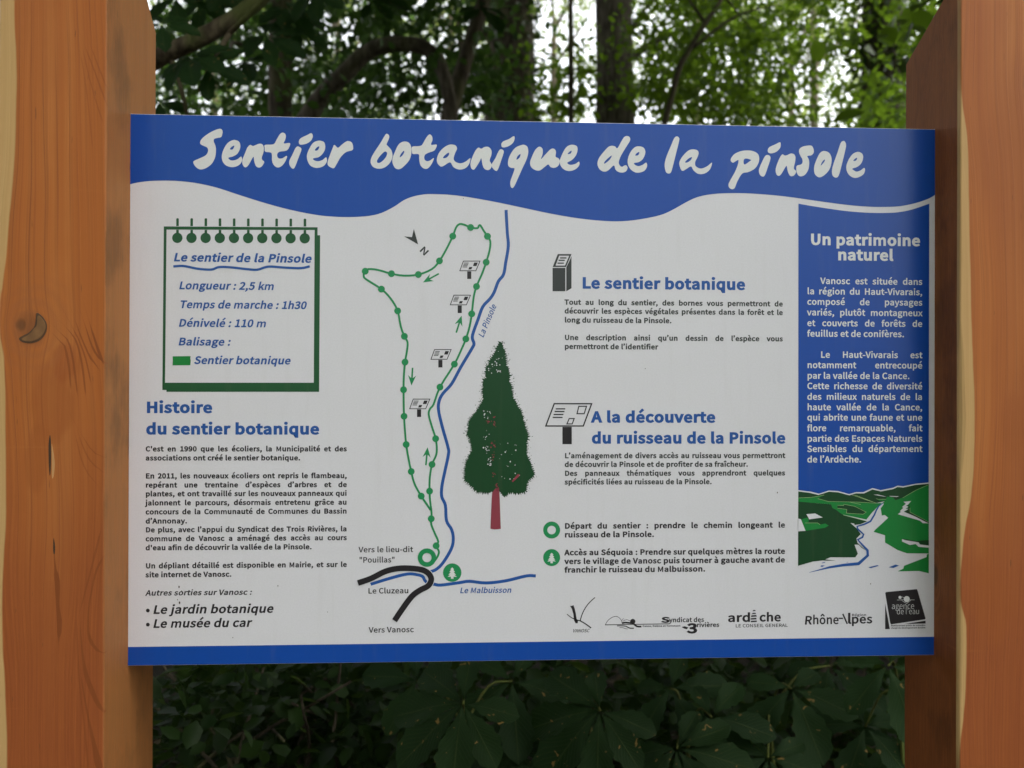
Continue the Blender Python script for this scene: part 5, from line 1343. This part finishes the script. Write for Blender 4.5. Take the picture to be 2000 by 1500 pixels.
# blue side panel with the valley picture
V7 = lambda pts: [(1550 + x / 7.143, 930 + y / 7.143) for x, y in pts]
ridge = [(65, 195), (240, 215), (355, 245), (490, 200), (620, 207), (775, 250), (870, 222), (975, 222), (1100, 165), (1215, 195), (1390, 160), (1450, 132), (1530, 140), (1700, 105), (1885, 88)]
curve = [(1559.4, 397.8), (1593, 403.6), (1646, 411.4), (1690, 415.2), (1725, 416), (1755, 414.4), (1782, 409), (1815, 397.8)]
a = Art(); a.poly([p[:2] for p in smooth_path([(*p, 0) for p in curve], 4)] + V7(reversed(ridge)))
side = a.build("side_panel", BLUE, 1, B)
a = Art(); a.text("Un patrimoine", 1582.8, 478.6, 22.4, 1795.1, bold=17); a.text("naturel", 1636.1, 508.6, 22.4, 1742.5, bold=17); a.build("side_heading", PALE, 2, side)
paragraphs([(s, y, x0 or 1576.7, x1 or 1800.4, not x1, 12.6, 10, XS_SIDE) for s, y, x0, x1 in [("Vanosc est située dans", 554.7, 1602.9, 0), ("la région du Haut-Vivarais,", 574.8, 0, 0), ("composé de paysages", 595.3, 0, 0), ("variés, plutôt montagneux", 616.1, 0, 0), ("et couverts de forêts de", 637, 0, 0),
                     ("feuillus et de conifères.", 657.5, 0, 1765.1), ("Le Haut-Vivarais est", 698.8, 1602.9, 0), ("notamment entrecoupé", 719, 0, 0), ("par la vallée de la Cance.", 739.8, 0, 1775.7), ("Cette richesse de diversité", 760, 0, 0),
                     ("des milieux naturels de la", 780.8, 0, 0), ("haute vallée de la Cance,", 801.3, 0, 0), ("qui abrite une faune et une", 821.4, 0, 0), ("flore remarquable, fait", 842.3, 0, 0), ("partie des Espaces Naturels", 862.8, 0, 0),
                     ("Sensibles du département", 882.9, 0, 0), ("de l’Ardèche.", 903.4, 0, 1681.3)]], "side_text", PALE, 2, side)
ridge2 = [(65, 212), (230, 234), (345, 262), (495, 216), (620, 225), (775, 267), (870, 240), (985, 240), (1100, 185), (1215, 213), (1390, 180), (1450, 151), (1530, 159), (1700, 122), (1885, 107)]
a = Art()
a.poly(V7(ridge2 + [(1885, 330), (1300, 345), (1150, 375), (65, 375)]))
valley = a.build("valley_picture", GREEN_F, 1, B)
Art().poly(V7([(65, 302), (240, 295), (425, 262), (335, 312), (480, 352), (870, 360), (1150, 377), (1235, 372), (1175, 425), (1100, 500), (1015, 605), (660, 530), (590, 470), (540, 445), (520, 392), (65, 356)])).build("light_hill", GREEN_L, 2, valley)
Art().poly(V7([(1235, 372), (1280, 345), (1300, 285), (1380, 290), (1420, 335), (1520, 300), (1600, 250), (1700, 195), (1790, 150), (1885, 118), (1885, 1078), (1580, 1075), (1450, 1030), (1275, 925), (1275, 825), (1115, 775), (1140, 745), (1320, 580), (1270, 540), (1230, 550), (1215, 450), (1260, 385)])).build("light_hill", GREEN_L, 2, valley)
Art().poly(V7([(1885, 1080), (1885, 1355), (1750, 1322), (1450, 1328), (1530, 1290), (1540, 1250), (1855, 1128), (1857, 1094)])).build("light_hill", GREEN_L, 2, valley)
Art().poly(V7([(1150, 312), (1190, 322), (1290, 318), (1280, 345), (1200, 345)])).build("light_hill", GREEN_L, 2, valley)
Art().poly(V7([(610, 405), (690, 408), (700, 390), (850, 420), (920, 440), (1010, 500), (970, 527), (900, 530), (735, 515), (740, 462), (610, 447)])).build("dark_wood", GREEN_F, 3, valley)
Art().poly(V7([(65, 358), (520, 392), (540, 445), (590, 468), (660, 520), (700, 545), (1025, 630), (930, 670), (850, 680), (845, 660), (790, 652), (880, 730), (935, 808), (875, 870), (890, 930), (1000, 1032), (950, 1000), (905, 955), (848, 955), (895, 1080), (860, 1132), (515, 1130), (440, 1160), (590, 1178), (400, 1175), (270, 1190), (62, 1250)])).build("dark_wood", GREEN_F, 3, valley)
Art().poly(V7([(1600, 385), (1625, 440), (1622, 500), (1885, 640), (1885, 656), (1830, 640), (1545, 500), (1600, 455)])).build("dark_wood", GREEN_F, 3, valley)
Art().poly(V7([(1530, 872), (1700, 905), (1885, 890), (1885, 968), (1765, 950), (1740, 920), (1560, 895)])).build("dark_wood", GREEN_F, 3, valley)
Art().poly(V7([(62, 590), (100, 600), (165, 762), (62, 770)])).build("pale_field", WHITE, 4, valley)
Art().poly(V7([(175, 530), (300, 520), (405, 575), (215, 602), (195, 560)])).build("pale_field", WHITE, 4, valley)
Art().poly(V7([(1530, 357), (1640, 345), (1590, 400), (1565, 412), (1600, 425), (1560, 455), (1600, 457), (1535, 495), (1700, 565), (1835, 635), (1885, 657), (1800, 655), (1760, 620), (1450, 530), (1500, 495), (1480, 490), (1530, 440), (1510, 430), (1565, 385)])).build("pale_field", WHITE, 4, valley)
Art().poly(V7([(1510, 878), (1560, 893), (1740, 922), (1760, 952), (1885, 967), (1885, 998), (1740, 985), (1700, 945), (1620, 960), (1510, 910)])).build("pale_field", WHITE, 4, valley)
Art().poly(V7([(1330, 275), (1470, 280), (1440, 290), (1350, 284)])).build("pale_field", WHITE, 4, valley)
Art().poly(V7([(1110, 258), (1170, 255), (1290, 285), (1250, 282)])).build("pale_field", WHITE, 4, valley)
Art().poly(V7([(105, 602), (200, 575), (205, 600), (210, 640), (160, 652), (330, 650), (370, 675), (440, 660), (490, 690), (430, 720), (165, 762)])).build("light_meadow", GREEN_L, 4, valley)
a = Art()
for l in ([(65, 303), (240, 296), (425, 263)], [(335, 312), (480, 352), (870, 360)], [(810, 260), (1100, 360)], [(850, 262), (1150, 375)], [(610, 405), (695, 408), (700, 392), (850, 420), (1010, 500), (970, 530), (735, 515), (740, 462), (612, 447)],
          [(690, 540), (1020, 628)], [(870, 360), (1150, 376)], [(760, 355), (935, 395)], [(1520, 302), (1700, 197), (1885, 118)], [(1150, 314), (1190, 323), (1290, 319)], [(160, 652), (330, 651), (370, 676)], [(1620, 440), (1622, 502), (1885, 640)]):
    a.stroke(V7(l), 0.7, smooth=False)
a.build("field_edges", LIME, 5, valley)
a = Art()
rv = [(1250, 372, 8), (1185, 420, 16), (1150, 480, 20), (1125, 540, 22), (1070, 630, 24), (980, 672, 24), (885, 700, 22), (892, 735, 22), (975, 812, 24), (958, 852, 26), (893, 885, 28), (1030, 1035, 34), (1033, 1105, 38), (905, 1220, 44), (700, 1238, 36), (500, 1270, 28), (215, 1343, 3)]
P_ = V7([(x, y) for x, y, _ in rv])
o0 = len(a.v)
for i, (x, y, w) in enumerate(rv):
    p = Vector(P_[i]); d1 = (p - Vector(P_[max(0, i - 1)])); d2 = Vector(P_[min(len(rv) - 1, i + 1)]) - p
    d = (d1.normalized() if d1.length else Vector((0, 0))) + (d2.normalized() if d2.length else Vector((0, 0)))
    d.normalize(); n_ = Vector((-d.y, d.x)) * w / 14.3
    a.v += [sheet(*(p + n_)), sheet(*(p - n_))]
    if i: a.f.append((o0 + 2 * i - 2, o0 + 2 * i - 1, o0 + 2 * i + 1, o0 + 2 * i))
for l in ([(1040, 1270), (1165, 1240), (1190, 1250), (1075, 1282)], [(1325, 1270), (1420, 1232), (1470, 1247), (1390, 1280)], [(385, 1208), (430, 1198), (442, 1206), (400, 1214)], [(370, 1255), (390, 1242), (435, 1246), (395, 1266)], [(725, 1200), (755, 1196), (760, 1203)]):
    a.poly(V7(l))
a.build("river_drawing", BLUE_T, 4, valley)

# emblems along the bottom
L5 = lambda pts: [(1080 + x / 5.556, 1150 + y / 5.556) for x, y in pts]
a = Art()
a.poly(L5([(185, 184), (203, 186), (222, 176), (238, 220), (248, 270), (257, 325), (272, 348), (268, 374), (245, 374), (230, 345), (222, 275), (206, 220)]))
a.stroke(L5([(456, 94), (415, 130), (370, 180), (330, 245), (305, 310), (295, 352)]), 1.7, 2.0)
a.stroke(L5([(152, 275), (200, 312), (250, 335), (300, 350), (360, 385), (414, 425)]), 1.5, 2.4)
a.text("VANOSC", 1118.4, 1235.2, 6.6, 1150.4, bold=4, ital=0.28)
a.build("village_emblem", BLACK, 1, B, "thin open V emblem with the village name")
a = Art()
a.stroke(L5([(565, 391), (900, 385), (1265, 380)]), 1.5, smooth=False)
a.stroke(L5([(568, 388), (600, 340), (650, 306), (695, 301), (730, 325), (745, 352), (750, 378)]), 1.0)
a.stroke(L5([(748, 345), (760, 326), (775, 330)]), 0.8); a.stroke(L5([(755, 352), (800, 335), (840, 350)]), 0.9)
a.stroke(L5([(750, 372), (790, 366), (850, 372)]), 3.2)
a.disc(*L5([(866, 355)])[0], 5.2)
a.stroke(L5([(880, 384), (905, 404), (930, 410), (960, 410)]), 3.4)
a.stroke(L5([(695, 402), (740, 402), (790, 406), (830, 425), (878, 428)]), 1.6, 2.2); a.stroke(L5([(722, 422), (760, 422), (785, 432), (810, 436)]), 1.0)
a.text("S", 1291.8, 1216.4, 11.4, 1306, bold=20)
a.text("yndicat des", 1307.4, 1215.4, 9.2, 1374.3, bold=12)
a.text("rivières", 1360.8, 1224.9, 8.6, 1404, bold=15)
a.text("3", 1342.6, 1237.3, 20, 1359.8, bold=16)
a.poly(L5([(1395, 415), (1430, 406), (1470, 420), (1452, 438), (1425, 432)]))
a.text("Cance, Deûme et Torrenson", 1255.2, 1224.6, 3.4, 1328.6, bold=16)
a.build("rivers_emblem", BLACK, 1, B, "swimmer and waves emblem of the rivers union")
L4 = lambda pts: [(1400 + x / 4.545, 1150 + y / 4.545) for x, y in pts]
a = Art()
a.text("ard", 1421.8, 1215.0, 17.4, 1464.6, bold=13)
a.text("che", 1483.6, 1214.2, 17.4, 1523.8, bold=13)
for l in ([(302, 297), (356, 294), (354, 281), (302, 284)], [(300, 274), (354, 271), (350, 257), (300, 261)], [(302, 250), (356, 246), (350, 232), (308, 235)], [(306, 226), (350, 222), (342, 212), (320, 213)], [(318, 200), (348, 197), (338, 187), (322, 189)]): a.poly(L4(l))
a.text("LE CONSEIL GENERAL", 1436.6, 1225.4, 6.4, 1538, bold=6)
a.build("department_emblem", BLACK, 1, B, "slab lettered county emblem with a stacked bar letter")
a = Art()
a.text("hône", 1587.5, 1219.4, 17.6, 1637, bold=9); a.text("R", 1571.0, 1220.0, 17, 1583.6, bold=10, ital=0.10)
a.text("l", 1655.2, 1218.4, 20, 1661.2, bold=10); a.text("pes", 1663, 1218.0, 17.4, 1702.4, bold=11)
a.stroke(L4([(1080, 262), (1120, 262)]), 2.6, smooth=False); a.stroke(L4([(1118, 222), (1158, 312)]), 3.0, smooth=False)
a.text("Région", 1663.6, 1203.4, 4.6, 1691.6, bold=10)
a.build("region_emblem", BLACK, 1, B, "region emblem with joined lettering")
a = Art()
a.poly(L4([(1495, 40), (1500, 29), (1760, 4), (1775, 3), (1781, 12), (1853, 262), (1848, 271), (1550, 315), (1540, 308)]))
a.poly(L4([(1494, 130), (1536, 357), (1494, 358)])); a.poly(L4([(1665, 312), (1853, 283), (1853, 308)]))
a.text("établissement public du ministère", 1740, 1223.4, 3.0, 1807, bold=14); a.text("chargé du développement durable", 1740, 1228.0, 3.0, 1807, bold=14)
ag = a.build("agency_emblem", BLACK, 1, B, "dark tilted square emblem of the water agency")
a = Art()
a.disc(*L4([(1685, 91)])[0], 5.9); a.disc(*L4([(1626, 76)])[0], 3.0)
a.stroke(L4([(1600, 99), (1655, 97)]), 0.7, smooth=False); a.stroke(L4([(1716, 97), (1755, 98)]), 0.7, smooth=False)
a.stroke(L4([(1640, 102), (1685, 131), (1722, 99)]), 0.7, smooth=False); a.stroke(L4([(1640, 70), (1662, 78)]), 0.7, smooth=False)
a.text("agence", 1741.8, 1189.3, 11.4, 1785, bold=-5); a.text("de l'eau", 1751.8, 1199.6, 11.0, 1795.2, bold=-5)
a.build("agency_lettering", PALE, 2, ag)
